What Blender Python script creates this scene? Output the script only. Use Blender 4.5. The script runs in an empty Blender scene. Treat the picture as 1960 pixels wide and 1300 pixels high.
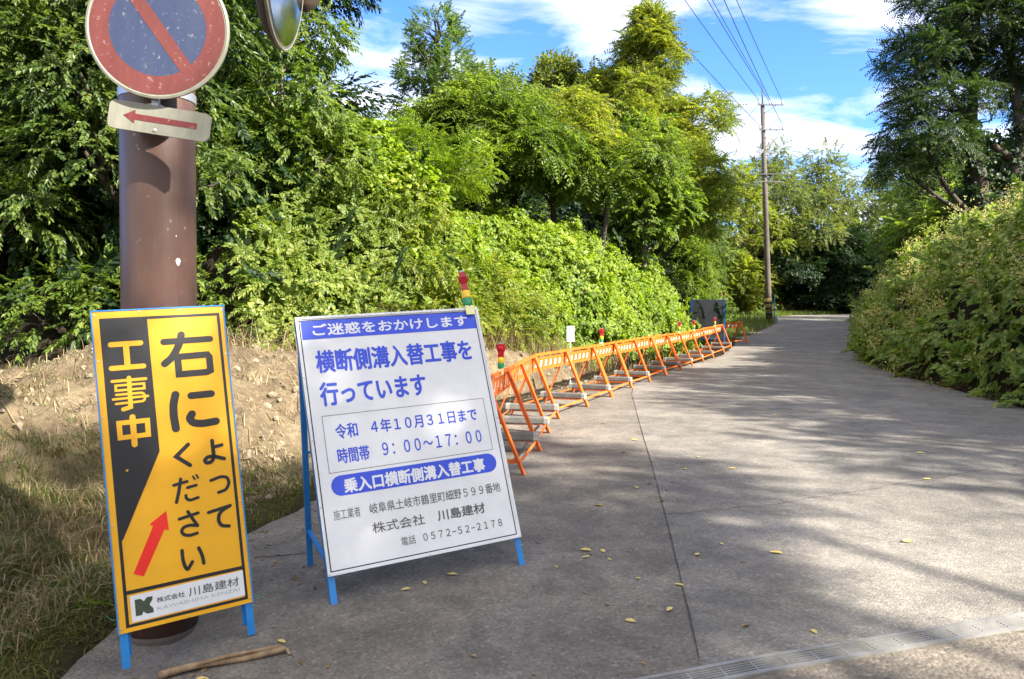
import bpy, bmesh, math, random
import numpy as np
from mathutils import Vector, Matrix

C = bpy.context.scene.collection
SC = bpy.context.scene
PI = math.pi

# ------------------------------------------------------------------ camera, sky, sun, exposure
cam_d = bpy.data.cameras.new('camera'); cam = bpy.data.objects.new('camera', cam_d); C.objects.link(cam)
cam_d.sensor_width = 36.0; cam_d.lens = 26.0; cam_d.clip_end = 3000; cam_d.clip_start = 0.05
cam.location = (0, 0, 1.55); cam.rotation_euler = (math.radians(90 - 2.43), 0, 0)
SC.camera = cam

SUN = Vector((0.72, -0.43, 0.585)).normalized()
sun_el = math.asin(SUN.z); sun_rot = math.atan2(SUN.x, SUN.y)
world = bpy.data.worlds.new("World"); SC.world = world; world.use_nodes = True
nt = world.node_tree; nt.nodes.clear()
def wn(t, **k):
    n = nt.nodes.new(t)
    for a, b in k.items(): setattr(n, a, b)
    return n
out = wn('ShaderNodeOutputWorld'); bg = wn('ShaderNodeBackground'); bg.inputs[1].default_value = 0.10
sky = wn('ShaderNodeTexSky', sky_type='NISHITA', sun_disc=False, sun_elevation=sun_el, sun_rotation=sun_rot)
sky.air_density = 1.0; sky.dust_density = 0.3; sky.ozone_density = 2.5
hs = wn('ShaderNodeHueSaturation'); hs.inputs['Saturation'].default_value = 1.12; hs.inputs['Value'].default_value = 0.9
tc = wn('ShaderNodeTexCoord'); sep = wn('ShaderNodeSeparateXYZ')
add = wn('ShaderNodeMath', operation='ADD'); add.inputs[1].default_value = 0.16
dv = wn('ShaderNodeVectorMath', operation='DIVIDE'); cmb = wn('ShaderNodeCombineXYZ')
mp = wn('ShaderNodeMapping'); mp.inputs['Location'].default_value = (3.7, 1.3, 0); mp.inputs['Rotation'].default_value = (0, 0, 0.5); mp.inputs['Scale'].default_value = (1.0, 1.5, 1)
n1 = wn('ShaderNodeTexNoise'); n1.inputs['Scale'].default_value = 1.5; n1.inputs['Detail'].default_value = 9; n1.inputs['Roughness'].default_value = 0.6; n1.inputs['Distortion'].default_value = 0.5
rp = wn('ShaderNodeValToRGB'); rp.color_ramp.elements[0].position = 0.555; rp.color_ramp.elements[1].position = 0.78
# cloud banks: one bright bank low over the road's end, one thin bank higher up
def bank(d, lo, hi, amt):
    dt = wn('ShaderNodeVectorMath', operation='DOT_PRODUCT'); dt.inputs[1].default_value = Vector(d).normalized()
    nt.links.new(tc.outputs['Generated'], dt.inputs[0])
    mr = wn('ShaderNodeMapRange', interpolation_type='SMOOTHSTEP'); mr.inputs[1].default_value = lo; mr.inputs[2].default_value = hi; mr.inputs[3].default_value = 0; mr.inputs[4].default_value = amt
    nt.links.new(dt.outputs['Value'], mr.inputs[0]); return mr.outputs[0]
b1 = bank((0.42, 1, 0.24), 0.955, 1.0, 0.17); b2 = bank((0.09, 1, 0.40), 0.985, 1.0, 0.15); b3 = bank((-0.2, 1, 0.27), 0.97, 1.0, 0.16)
b4 = bank((0.02, 1, 0.335), 0.996, 1.0, -0.10); b5 = bank((0.30, 1, 0.41), 0.99, 1.0, -0.10)
def sm(a, b):
    m = wn('ShaderNodeMath', operation='ADD'); nt.links.new(a, m.inputs[0]); nt.links.new(b, m.inputs[1]); return m.outputs[0]
mixc = wn('ShaderNodeMix', data_type='RGBA'); mixc.inputs['B'].default_value = (3.95, 3.80, 3.60, 1)
L = nt.links.new
L(tc.outputs['Generated'], sep.inputs[0]); L(sep.outputs['Z'], add.inputs[0])
L(add.outputs[0], cmb.inputs[0]); L(add.outputs[0], cmb.inputs[1]); cmb.inputs[2].default_value = 1
L(tc.outputs['Generated'], dv.inputs[0]); L(cmb.outputs[0], dv.inputs[1]); L(dv.outputs[0], mp.inputs['Vector'])
L(mp.outputs[0], n1.inputs['Vector'])
b6 = bank((0.05, -0.75, 0.75), -0.05, 0.75, 0.34)   # unseen cloud added behind and overhead to whiten and lift the ambient light
L(sm(sm(sm(sm(n1.outputs['Fac'], b1), sm(b2, b3)), sm(b4, b5)), b6), rp.inputs[0]); L(sky.outputs[0], hs.inputs['Color'])
tint = wn('ShaderNodeMix', data_type='RGBA', blend_type='MULTIPLY'); tint.inputs['Factor'].default_value = 1; tint.inputs['B'].default_value = (0.46, 0.61, 0.94, 1); L(hs.outputs[0], tint.inputs['A'])
cf = wn('ShaderNodeMath', operation='MULTIPLY'); cf.inputs[1].default_value = 0.86; L(rp.outputs[0], cf.inputs[0])
L(cf.outputs[0], mixc.inputs['Factor']); L(tint.outputs['Result'], mixc.inputs['A']); L(mixc.outputs['Result'], bg.inputs[0]); L(bg.outputs[0], out.inputs[0])

sun_d = bpy.data.lights.new('sun', 'SUN'); sun_d.energy = 3.9; sun_d.angle = math.radians(0.8); sun_d.color = (1.0, 0.93, 0.80)
sun = bpy.data.objects.new('sun', sun_d); C.objects.link(sun); sun.rotation_euler = SUN.to_track_quat('Z', 'Y').to_euler(); sun.location = (20, -10, 30)

SC.view_settings.view_transform = 'Standard'; SC.view_settings.look = 'None'; SC.view_settings.gamma = 1; SC.view_settings.exposure = 2.32
SC.render.engine = 'CYCLES'
cy = SC.cycles; cy.max_bounces = 6; cy.diffuse_bounces = 3; cy.glossy_bounces = 2; cy.transmission_bounces = 4; cy.transparent_max_bounces = 4
cy.caustics_reflective = False; cy.caustics_refractive = False; cy.sample_clamp_indirect = 6
try:
    cy.use_denoising = True; cy.denoiser = 'OPENIMAGEDENOISE'; cy.denoising_input_passes = 'RGB_ALBEDO_NORMAL'
except Exception: pass

# ------------------------------------------------------------------ helpers
rng = np.random.default_rng(7)
random.seed(7)

def vhash(ix, iy, iz, seed):
    h = (ix.astype(np.int64) * 374761393 + iy.astype(np.int64) * 668265263 + iz.astype(np.int64) * 2147483647 + seed * 1274126177) & 0xffffffff
    h = ((h ^ (h >> 13)) * 1274126177) & 0xffffffff
    return ((h ^ (h >> 16)) & 0xffff) / 65535.0
def vnoise(x, y, z=None, seed=0):
    x = np.asarray(x, float); y = np.asarray(y, float); z = np.zeros_like(x) if z is None else np.asarray(z, float)
    ix, iy, iz = np.floor(x), np.floor(y), np.floor(z); fx, fy, fz = x - ix, y - iy, z - iz
    fx, fy, fz = [f * f * (3 - 2 * f) for f in (fx, fy, fz)]
    r = 0
    for a in (0, 1):
        for b in (0, 1):
            for c in (0, 1):
                r = r + vhash(ix + a, iy + b, iz + c, seed) * (fx if a else 1 - fx) * (fy if b else 1 - fy) * (fz if c else 1 - fz)
    return r
def fbm(x, y, z=None, seed=0, oct=4):
    r = 0; a = 0.5; t = 0
    for o in range(oct):
        f = 2.03 ** o
        r = r + a * vnoise(np.asarray(x) * f, np.asarray(y) * f, None if z is None else np.asarray(z) * f, seed + o); t += a; a *= 0.5
    return r / t
def sstep(t):
    t = np.clip(t, 0, 1); return t * t * (3 - 2 * t)

def mesh_obj(name, V, F, m, parent=None, smooth=False, attrs=None):
    """V (n,3); F an (m,k) array or a list of them"""
    V = np.asarray(V, np.float32).reshape(-1, 3)
    Fs = [np.asarray(f, np.int32) for f in (F if isinstance(F, list) else [F])]
    Fs = [f for f in Fs if len(f)]
    me = bpy.data.meshes.new(name)
    me.vertices.add(len(V)); me.vertices.foreach_set('co', V.ravel())
    nl = sum(f.size for f in Fs); npol = sum(len(f) for f in Fs)
    me.loops.add(nl); me.loops.foreach_set('vertex_index', np.concatenate([f.ravel() for f in Fs]))
    me.polygons.add(npol)
    tot = np.concatenate([np.full(len(f), f.shape[1], np.int32) for f in Fs])
    st = np.concatenate([[0], np.cumsum(tot)[:-1]]).astype(np.int32)
    me.polygons.foreach_set('loop_start', st); me.polygons.foreach_set('loop_total', tot)
    me.polygons.foreach_set('use_smooth', np.full(npol, bool(smooth)))
    for k, a in (attrs or {}).items():
        at = me.attributes.new(k, 'FLOAT', 'POINT'); at.data.foreach_set('value', np.asarray(a, np.float32))
    me.update(calc_edges=True)
    ms = m if isinstance(m, (list, tuple)) else [m]
    for q in ms: me.materials.append(q)
    o = bpy.data.objects.new(name, me); C.objects.link(o)
    if parent is not None: o.parent = parent
    return o

class MB:
    """collects boxes, bars, tubes, prisms into one mesh"""
    def __init__(s): s.v = []; s.f = {}; s.sm = False
    def _add(s, V, F):
        b = len(s.v); s.v.extend([tuple(p) for p in V])
        for f in F: s.f.setdefault(len(f), []).append([i + b for i in f])
    def box(s, c, d, M=None):
        x, y, z = [q / 2 for q in d]; c = Vector(c)
        P = [Vector((a * x, b * y, e * z)) for a in (-1, 1) for b in (-1, 1) for e in (-1, 1)]
        P = [(M @ p if M else p) + c for p in P]
        s._add(P, [(0, 1, 3, 2), (4, 6, 7, 5), (0, 4, 5, 1), (2, 3, 7, 6), (0, 2, 6, 4), (1, 5, 7, 3)])
    def bar(s, p, q, w, h, up=(0, 0, 1), ch=0.0):
        p = Vector(p); q = Vector(q); d = (q - p).normalized(); u = Vector(up); sx = d.cross(u)
        if sx.length < 1e-4: sx = d.cross(Vector((0, 1, 0)))
        sx.normalize(); u = sx.cross(d).normalized()
        M = Matrix((sx, d, u)).transposed()
        s.box((p + q) / 2, (w, (q - p).length, h), M)
    def tube(s, pts, rad, n=8, cap=True):
        pts = [Vector(p) for p in pts]; rad = rad if isinstance(rad, (list, tuple)) else [rad] * len(pts)
        V = []; prev = None
        for i, p in enumerate(pts):
            d = (pts[min(i + 1, len(pts) - 1)] - pts[max(i - 1, 0)]).normalized()
            a = prev if prev is not None else (Vector((1, 0, 0)) if abs(d.x) < 0.8 else Vector((0, 1, 0)))
            a = (a - d * a.dot(d)); a = a.normalized() if a.length > 1e-6 else d.orthogonal().normalized()
            prev = a; b = d.cross(a)
            V += [p + (a * math.cos(2 * PI * k / n) + b * math.sin(2 * PI * k / n)) * rad[i] for k in range(n)]
        F = [(i * n + k, i * n + (k + 1) % n, (i + 1) * n + (k + 1) % n, (i + 1) * n + k) for i in range(len(pts) - 1) for k in range(n)]
        if cap: F += [tuple(range(n - 1, -1, -1)), tuple((len(pts) - 1) * n + k for k in range(n))]
        s._add(V, F)
    def lathe(s, prof, n=24, M=None, c=(0, 0, 0)):
        """prof [(r,z)] around local z"""
        c = Vector(c); V = []
        for r, z in prof:
            for k in range(n):
                p = Vector((r * math.cos(2 * PI * k / n), r * math.sin(2 * PI * k / n), z)); V.append((M @ p if M else p) + c)
        F = [(i * n + k, i * n + (k + 1) % n, (i + 1) * n + (k + 1) % n, (i + 1) * n + k) for i in range(len(prof) - 1) for k in range(n)]
        if prof[0][0] > 1e-6: F.append(tuple(range(n - 1, -1, -1)))
        if prof[-1][0] > 1e-6: F.append(tuple((len(prof) - 1) * n + k for k in range(n)))
        s._add(V, F)
    def prism(s, poly, y0, y1):
        """poly of (x,z), extruded along y"""
        n = len(poly); V = [(x, y0, z) for x, z in poly] + [(x, y1, z) for x, z in poly]
        s._add(V, [tuple(range(n)), tuple(range(2 * n - 1, n - 1, -1))] + [(i, i + n, (i + 1) % n + n, (i + 1) % n) for i in range(n)])
    def sheet(s, poly, y):
        s._add([(x, y, z) for x, z in poly], [tuple(range(len(poly)))])
    def build(s, name, m, parent=None, smooth=False):
        return mesh_obj(name, np.array(s.v), [np.array(f) for f in s.f.values()], m, parent, smooth)

def tag(o, label=None, cat=None, group=None, kind=None):
    if label: o['label'] = label
    if cat: o['category'] = cat
    if group: o['group'] = group
    if kind: o['kind'] = kind
    return o
def empty(name, loc=(0, 0, 0), rz=0.0):
    o = bpy.data.objects.new(name, None); C.objects.link(o); o.location = loc; o.rotation_euler = (0, 0, rz); o.empty_display_size = 0.2
    return o
def copy_tree(o, parent=None):
    c = o.copy(); C.objects.link(c); c.parent = parent
    for ch in list(o.children): copy_tree(ch, c)
    return c

# ------------------------------------------------------------------ materials
def newmat(name):
    m = bpy.data.materials.new(name); m.use_nodes = True; t = m.node_tree
    return m, t, t.nodes['Principled BSDF'], t.nodes['Material Output']
def ramp(t, stops):
    r = t.nodes.new('ShaderNodeValToRGB'); e = r.color_ramp.elements
    e[0].position, e[0].color = stops[0][0], (*stops[0][1], 1); e[1].position, e[1].color = stops[-1][0], (*stops[-1][1], 1)
    for p, c in stops[1:-1]:
        q = e.new(p); q.color = (*c, 1)
    return r
def noise(t, scale, detail=4, rough=0.55, vec=None, dist=0):
    n = t.nodes.new('ShaderNodeTexNoise'); n.inputs['Scale'].default_value = scale; n.inputs['Detail'].default_value = detail; n.inputs['Roughness'].default_value = rough; n.inputs['Distortion'].default_value = dist
    if vec is not None: t.links.new(vec, n.inputs['Vector'])
    return n
def mix(t, fac, a, b, mode='MIX'):
    m = t.nodes.new('ShaderNodeMix'); m.data_type = 'RGBA'; m.blend_type = mode
    for v, k in ((fac, 'Factor'), (a, 'A'), (b, 'B')):
        s = m.inputs[k] if k == 'Factor' else m.inputs[k]
        if hasattr(v, 'is_linked') or isinstance(v, bpy.types.NodeSocket): t.links.new(v, s)
        elif k == 'Factor': s.default_value = v
        else: s.default_value = (*v, 1)
    return m.outputs['Result']
def bump(t, b, h, strength, dist=0.01):
    n = t.nodes.new('ShaderNodeBump'); n.inputs['Strength'].default_value = strength; n.inputs['Distance'].default_value = dist
    t.links.new(h, n.inputs['Height']); t.links.new(n.outputs[0], b.inputs['Normal'])
def objco(t):
    return t.nodes.new('ShaderNodeTexCoord').outputs['Object']

def paint(name, col, rough=0.4, var=0.12, metal=0.0, dirt=(0.12, 0.10, 0.08), dirt_amt=0.25, scale=6.0):
    m, t, b, o = newmat(name); v = objco(t)
    n = noise(t, scale, 6, 0.65, v); r = ramp(t, [(0.35, [c * (1 - var) for c in col]), (0.65, [min(1, c * (1 + var)) for c in col])]); t.links.new(n.outputs['Fac'], r.inputs[0])
    n2 = noise(t, scale * 2.3, 8, 0.7, v); r2 = ramp(t, [(0.52, (0, 0, 0)), (0.75, (dirt_amt,) * 3)]); t.links.new(n2.outputs['Fac'], r2.inputs[0])
    t.links.new(mix(t, r2.outputs[0], r.outputs[0], dirt), b.inputs['Base Color'])
    b.inputs['Roughness'].default_value = rough; b.inputs['Metallic'].default_value = metal
    r3 = ramp(t, [(0.3, (rough * 0.8,) * 3), (0.7, (min(1, rough * 1.3),) * 3)]); t.links.new(n2.outputs['Fac'], r3.inputs[0]); t.links.new(r3.outputs[0], b.inputs['Roughness'])
    return m

def leaf_mat(name, cols, trans=0.38, rough=0.5, tcol=None, lowfreq=0.35, spec=0.35):
    """every leaf is an island with its own tone; low-frequency drift between twigs"""
    m, t, b, o = newmat(name)
    g = t.nodes.new('ShaderNodeNewGeometry')
    n = noise(t, 0.55, 2, 0.5, objco(t))
    ma = t.nodes.new('ShaderNodeMath'); ma.operation = 'MULTIPLY_ADD'; ma.inputs[1].default_value = 1 - lowfreq
    mb = t.nodes.new('ShaderNodeMath'); mb.operation = 'MULTIPLY_ADD'; mb.inputs[1].default_value = lowfreq * 2.2; mb.inputs[2].default_value = -lowfreq * 0.6
    t.links.new(n.outputs['Fac'], mb.inputs[0]); t.links.new(g.outputs['Random Per Island'], ma.inputs[0]); t.links.new(mb.outputs[0], ma.inputs[2])
    k = len(cols); r = ramp(t, [(i / (k - 1), c) for i, c in enumerate(cols)]); t.links.new(ma.outputs[0], r.inputs[0])
    t.links.new(r.outputs[0], b.inputs['Base Color']); b.inputs['Roughness'].default_value = rough; b.inputs['Specular IOR Level'].default_value = spec
    tr = t.nodes.new('ShaderNodeBsdfTranslucent')
    mm = mix(t, 1.0, r.outputs[0], tcol or (1.25, 1.25, 0.55), 'MULTIPLY'); 
    sc = t.nodes.new('ShaderNodeVectorMath'); sc.operation = 'SCALE'; sc.inputs['Scale'].default_value = 1.9; t.links.new(mm, sc.inputs[0]); t.links.new(sc.outputs[0], tr.inputs[0])
    ms = t.nodes.new('ShaderNodeMixShader'); ms.inputs[0].default_value = trans
    t.links.new(b.outputs[0], ms.inputs[1]); t.links.new(tr.outputs[0], ms.inputs[2]); t.links.new(ms.outputs[0], o.inputs[0])
    return m

def bark(name, c1, c2):
    m, t, b, o = newmat(name); v = objco(t)
    mpn = t.nodes.new('ShaderNodeMapping'); mpn.inputs['Scale'].default_value = (9, 9, 2); t.links.new(v, mpn.inputs[0])
    n = noise(t, 1.6, 8, 0.7, mpn.outputs[0]); r = ramp(t, [(0.3, c1), (0.7, c2)]); t.links.new(n.outputs['Fac'], r.inputs[0]); t.links.new(r.outputs[0], b.inputs['Base Color'])
    b.inputs['Roughness'].default_value = 0.9; bump(t, b, n.outputs['Fac'], 0.6, 0.03); return m

def asphalt_mat(name, lo, hi, grain=1.0, pebble=(0.34, 0.32, 0.29)):
    m, t, b, o = newmat(name); v = objco(t)
    n = noise(t, 0.7, 8, 0.66, v, .3); r = ramp(t, [(0.33, [q * .80 for q in lo]), (0.5, lo), (0.68, [q * 1.1 for q in hi])]); t.links.new(n.outputs['Fac'], r.inputs[0])
    # scuffs and stains of centimetre and decimetre size
    n2 = noise(t, 3.2, 7, 0.68, v, 0.4); r2 = ramp(t, [(0.38, (0.80, 0.80, 0.80)), (0.62, (1.22, 1.20, 1.16))]); t.links.new(n2.outputs['Fac'], r2.inputs[0])
    c = mix(t, 1.0, r.outputs[0], r2.outputs[0], 'MULTIPLY')
    n4 = noise(t, 13, 5, 0.7, v); r4 = ramp(t, [(0.58, (0, 0, 0)), (0.80, (0.35, 0.35, 0.35))]); t.links.new(n4.outputs['Fac'], r4.inputs[0])
    c = mix(t, r4.outputs[0], c, [q * 1.9 for q in hi])
    vo = t.nodes.new('ShaderNodeTexVoronoi'); vo.inputs['Scale'].default_value = 85 / grain; t.links.new(v, vo.inputs['Vector'])
    sepc = t.nodes.new('ShaderNodeSeparateColor'); t.links.new(vo.outputs['Color'], sepc.inputs[0])
    r3 = ramp(t, [(0.0, (0.74, 0.74, 0.74)), (0.6, (0.96, 0.96, 0.95)), (0.9, (1.12, 1.11, 1.10)), (1.0, (1.4, 1.38, 1.34))]); t.links.new(sepc.outputs[0], r3.inputs[0])
    c = mix(t, 1.0, c, r3.outputs[0], 'MULTIPLY')
    t.links.new(c, b.inputs['Base Color']); b.inputs['Roughness'].default_value = 0.82; b.inputs['Specular IOR Level'].default_value = 0.3
    n3 = noise(t, 120 / grain, 3, 0.6, v)
    ad = t.nodes.new('ShaderNodeMath'); ad.operation = 'SUBTRACT'; t.links.new(n3.outputs['Fac'], ad.inputs[0]); t.links.new(vo.outputs['Distance'], ad.inputs[1])
    bump(t, b, ad.outputs[0], 0.55, 0.006 * grain)
    return m

M = {}
M['asphalt'] = asphalt_mat('asphalt', (0.168, 0.157, 0.143), (0.204, 0.191, 0.175))
M['pavement'] = asphalt_mat('old_pavement', (0.150, 0.136, 0.119), (0.194, 0.177, 0.156), 1.1)
M['apron'] = asphalt_mat('coarse_apron', (0.15, 0.13, 0.11), (0.21, 0.185, 0.155), 1.9)
M['joint'] = paint('joint_tar', (0.040, 0.036, 0.032), 0.9, 0.3)
M['orange'] = paint('orange_paint', (0.72, 0.135, 0.014), 0.48, 0.16, dirt=(0.22, 0.09, 0.04), dirt_amt=0.6, scale=9)
M['blue'] = paint('blue_paint', (0.02, 0.22, 0.60), 0.38, 0.08, dirt_amt=0.15)
M['white_frame'] = paint('white_enamel', (0.72, 0.74, 0.76), 0.35, 0.03, dirt_amt=0.12, dirt=(0.35, 0.33, 0.30))
M['sign_white'] = paint('sheeting_white', (0.74, 0.75, 0.77), 0.50, 0.05, dirt=(0.42, 0.41, 0.39), dirt_amt=0.16, scale=3.0)
M['sign_yellow'] = paint('sheeting_yellow', (0.84, 0.42, 0.010), 0.48, 0.05, dirt=(0.5, 0.25, 0.02), dirt_amt=0.18, scale=3.0)
M['sign_black'] = paint('sheeting_black', (0.012, 0.012, 0.014), 0.42, 0.1, dirt=(0.05, 0.05, 0.05), dirt_amt=0.2, scale=4)
M['sign_blue'] = paint('sheeting_blue', (0.030, 0.075, 0.62), 0.50, 0.10, dirt=(0.15, 0.17, 0.62), dirt_amt=0.3, scale=2.0)
M['sign_red'] = paint('sheeting_red', (0.83, 0.03, 0.02), 0.3, 0.05, dirt_amt=0.05)
M['sign_grey'] = paint('lettering_grey', (0.10, 0.10, 0.105), 0.4, 0.1)
M['pale_grey'] = paint('lettering_pale', (0.42, 0.43, 0.44), 0.4, 0.05)
M['logo_green'] = paint('logo_green', (0.055, 0.075, 0.05), 0.35, 0.15)
M['board_back'] = paint('board_back_grey', (0.13, 0.135, 0.14), 0.5, 0.1, dirt_amt=0.15)
M['rivet'] = paint('rivet_steel', (0.55, 0.53, 0.48), 0.35, 0.2, 0.6)
M['steel'] = paint('galvanised_steel', (0.42, 0.43, 0.44), 0.42, 0.12, 0.7, dirt_amt=0.3)
M['grate_steel'] = paint('grate_steel', (0.235, 0.23, 0.22), 0.6, 0.25, 0.3, dirt_amt=0.35)
M['weight'] = paint('weight_grey', (0.105, 0.10, 0.092), 0.85, 0.2, dirt=(0.30, 0.24, 0.16), dirt_amt=0.4)
M['weight_end'] = paint('weight_end', (0.23, 0.225, 0.21), 0.7, 0.1)
M['reflect'] = paint('reflector_white', (0.85, 0.86, 0.88), 0.25, 0.04)
M['lamp_red'] = paint('lamp_red', (0.42, 0.012, 0.022), 0.18, 0.2, dirt_amt=0.05)
M['lamp_yellow'] = paint('lamp_yellow', (0.85, 0.55, 0.02), 0.3, 0.05, dirt_amt=0.05)
M['lamp_green'] = paint('lamp_green', (0.02, 0.26, 0.10), 0.3, 0.1, dirt_amt=0.05)
M['lamp_clip'] = paint('lamp_clip', (0.72, 0.72, 0.34), 0.4, 0.05, dirt_amt=0.1)
M['string'] = paint('green_string', (0.05, 0.22, 0.13), 0.6, 0.1)
M['wire'] = paint('wire_black', (0.02, 0.02, 0.022), 0.6, 0.1)
M['conc_pole'] = paint('old_concrete', (0.085, 0.070, 0.060), 0.9, 0.22, dirt=(0.05, 0.045, 0.04), dirt_amt=0.6, scale=2.0)
M['stake'] = paint('stake_white', (0.75, 0.75, 0.72), 0.6, 0.06)
M['ceramic'] = paint('insulator', (0.62, 0.60, 0.56), 0.3, 0.1)
M['bark_dark'] = bark('bark_dark', (0.022, 0.018, 0.014), (0.075, 0.060, 0.045))
M['bark_pale'] = bark('bark_pale', (0.07, 0.055, 0.04), (0.20, 0.17, 0.13))
M['dry_stick'] = bark('dry_stick', (0.13, 0.075, 0.04), (0.42, 0.30, 0.18))

# grimed plates of the no-parking sign, with shade put into their darkened colours
def grimy(name, col, fade, speck=(0.55, 0.5, 0.45), spk=0.35, rough=0.5):
    m, t, b, o = newmat(name); v = objco(t)
    mpn = t.nodes.new('ShaderNodeMapping'); mpn.inputs['Scale'].default_value = (7, 7, 1.6); t.links.new(v, mpn.inputs[0])
    n = noise(t, 1.4, 7, 0.7, mpn.outputs[0]); r = ramp(t, [(0.32, col), (0.72, fade)]); t.links.new(n.outputs['Fac'], r.inputs[0])
    n2 = noise(t, 38, 4, 0.7, v); r2 = ramp(t, [(0.60, (0, 0, 0)), (0.74, (spk,) * 3)]); t.links.new(n2.outputs['Fac'], r2.inputs[0])
    t.links.new(mix(t, r2.outputs[0], r.outputs[0], speck), b.inputs['Base Color']); b.inputs['Roughness'].default_value = rough; return m
M['np_red'] = grimy('faded_red_shaded', (0.098, 0.018, 0.017), (0.145, 0.036, 0.030))
M['np_blue'] = grimy('faded_blue_shaded', (0.018, 0.030, 0.082), (0.034, 0.048, 0.098))
M['np_white'] = grimy('mossy_white_shaded', (0.27, 0.265, 0.225), (0.15, 0.15, 0.11), (0.20, 0.22, 0.14), 0.5)
M['np_arrow'] = grimy('faded_arrow_shaded', (0.115, 0.013, 0.014), (0.16, 0.028, 0.026))
def brown_pole():
    m, t, b, o = newmat('brown_paint'); v = objco(t)
    mpn = t.nodes.new('ShaderNodeMapping'); mpn.inputs['Scale'].default_value = (5, 5, 0.9); t.links.new(v, mpn.inputs[0])
    n = noise(t, 1.3, 7, 0.65, mpn.outputs[0]); r = ramp(t, [(0.3, (0.070, 0.036, 0.028)), (0.7, (0.130, 0.074, 0.058))]); t.links.new(n.outputs['Fac'], r.inputs[0])
    n2 = noise(t, 26, 3, 0.6, v); r2 = ramp(t, [(0.685, (0, 0, 0)), (0.72, (0.7,) * 3)]); t.links.new(n2.outputs['Fac'], r2.inputs[0])
    c = mix(t, r2.outputs[0], r.outputs[0], (0.34, 0.28, 0.25))
    mp2 = t.nodes.new('ShaderNodeMapping'); mp2.inputs['Scale'].default_value = (26, 26, 1.2); t.links.new(v, mp2.inputs[0])
    n3 = noise(t, 1.0, 5, 0.7, mp2.outputs[0]); r3 = ramp(t, [(0.62, (0, 0, 0)), (0.78, (0.45,) * 3)]); t.links.new(n3.outputs['Fac'], r3.inputs[0])
    c = mix(t, r3.outputs[0], c, (0.16, 0.12, 0.105))
    t.links.new(c, b.inputs['Base Color']); b.inputs['Roughness'].default_value = 0.42
    bump(t, b, n.outputs['Fac'], 0.12, 0.01); return m
M['brown_pole'] = brown_pole()

M['lf_dark'] = leaf_mat('leaf_dark', [(0.022, 0.046, 0.012), (0.042, 0.078, 0.018), (0.090, 0.135, 0.028), (0.165, 0.200, 0.045)], 0.40, 0.42)
M['lf_mid'] = leaf_mat('leaf_mid', [(0.032, 0.062, 0.012), (0.070, 0.120, 0.018), (0.135, 0.190, 0.028), (0.230, 0.265, 0.050)], 0.42)
M['lf_olive'] = leaf_mat('leaf_olive', [(0.045, 0.072, 0.012), (0.100, 0.140, 0.018), (0.190, 0.220, 0.028), (0.300, 0.275, 0.050)], 0.44)
M['lf_blue'] = leaf_mat('leaf_bluish', [(0.035, 0.075, 0.030), (0.065, 0.120, 0.040), (0.110, 0.165, 0.050), (0.170, 0.210, 0.060)], 0.38)
M['lf_kudzu'] = leaf_mat('leaf_kudzu', [(0.032, 0.074, 0.008), (0.095, 0.160, 0.012), (0.190, 0.262, 0.018), (0.310, 0.350, 0.036)], 0.42, 0.45, lowfreq=0.30)
M['lf_creeper'] = leaf_mat('leaf_creeper', [(0.034, 0.064, 0.010), (0.080, 0.128, 0.018), (0.150, 0.195, 0.030), (0.245, 0.270, 0.055)], 0.40, 0.45)
M['lf_far'] = leaf_mat('leaf_far', [(0.044, 0.072, 0.018), (0.082, 0.115, 0.028), (0.130, 0.155, 0.042), (0.180, 0.182, 0.062)], 0.38)
M['lf_right'] = leaf_mat('leaf_thicket', [(0.046, 0.092, 0.018), (0.098, 0.162, 0.030), (0.178, 0.240, 0.048), (0.280, 0.310, 0.082)], 0.38)
M['lf_bloom'] = leaf_mat('pale_bloom', [(0.30, 0.31, 0.10), (0.44, 0.42, 0.16), (0.58, 0.54, 0.26)], 0.35, 0.7, (1.1, 1.1, 0.8))
M['lf_shade'] = leaf_mat('leaf_shaded_evergreen', [(0.010, 0.026, 0.010), (0.018, 0.042, 0.014), (0.030, 0.058, 0.018)], 0.25)  # shade of the wood's depth and the far gap put into the leaf colour
M['lf_tree_right'] = leaf_mat('leaf_pinnate_dark', [(0.018, 0.038, 0.012), (0.032, 0.062, 0.018), (0.055, 0.090, 0.024)], 0.30)  # backlit darkness of the big locust put into its leaf colour
M['straw'] = leaf_mat('dry_straw', [(0.07, 0.045, 0.022), (0.17, 0.125, 0.06), (0.28, 0.22, 0.12), (0.42, 0.35, 0.21)], 0.25, 0.8, (1.1, 1.0, 0.8))
M['grass'] = leaf_mat('green_grass', [(0.045, 0.085, 0.015), (0.085, 0.13, 0.022), (0.15, 0.17, 0.05)], 0.35, 0.6)
M['fallen'] = leaf_mat('fallen_leaf', [(0.55, 0.42, 0.07), (0.62, 0.50, 0.16), (0.40, 0.24, 0.08)], 0.15, 0.6, (1, 1, 0.8))
M['clod'] = paint('soil_clod', (0.21, 0.168, 0.113), 0.95, 0.3, dirt=(0.16, 0.11, 0.07), dirt_amt=0.5, scale=12)

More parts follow.
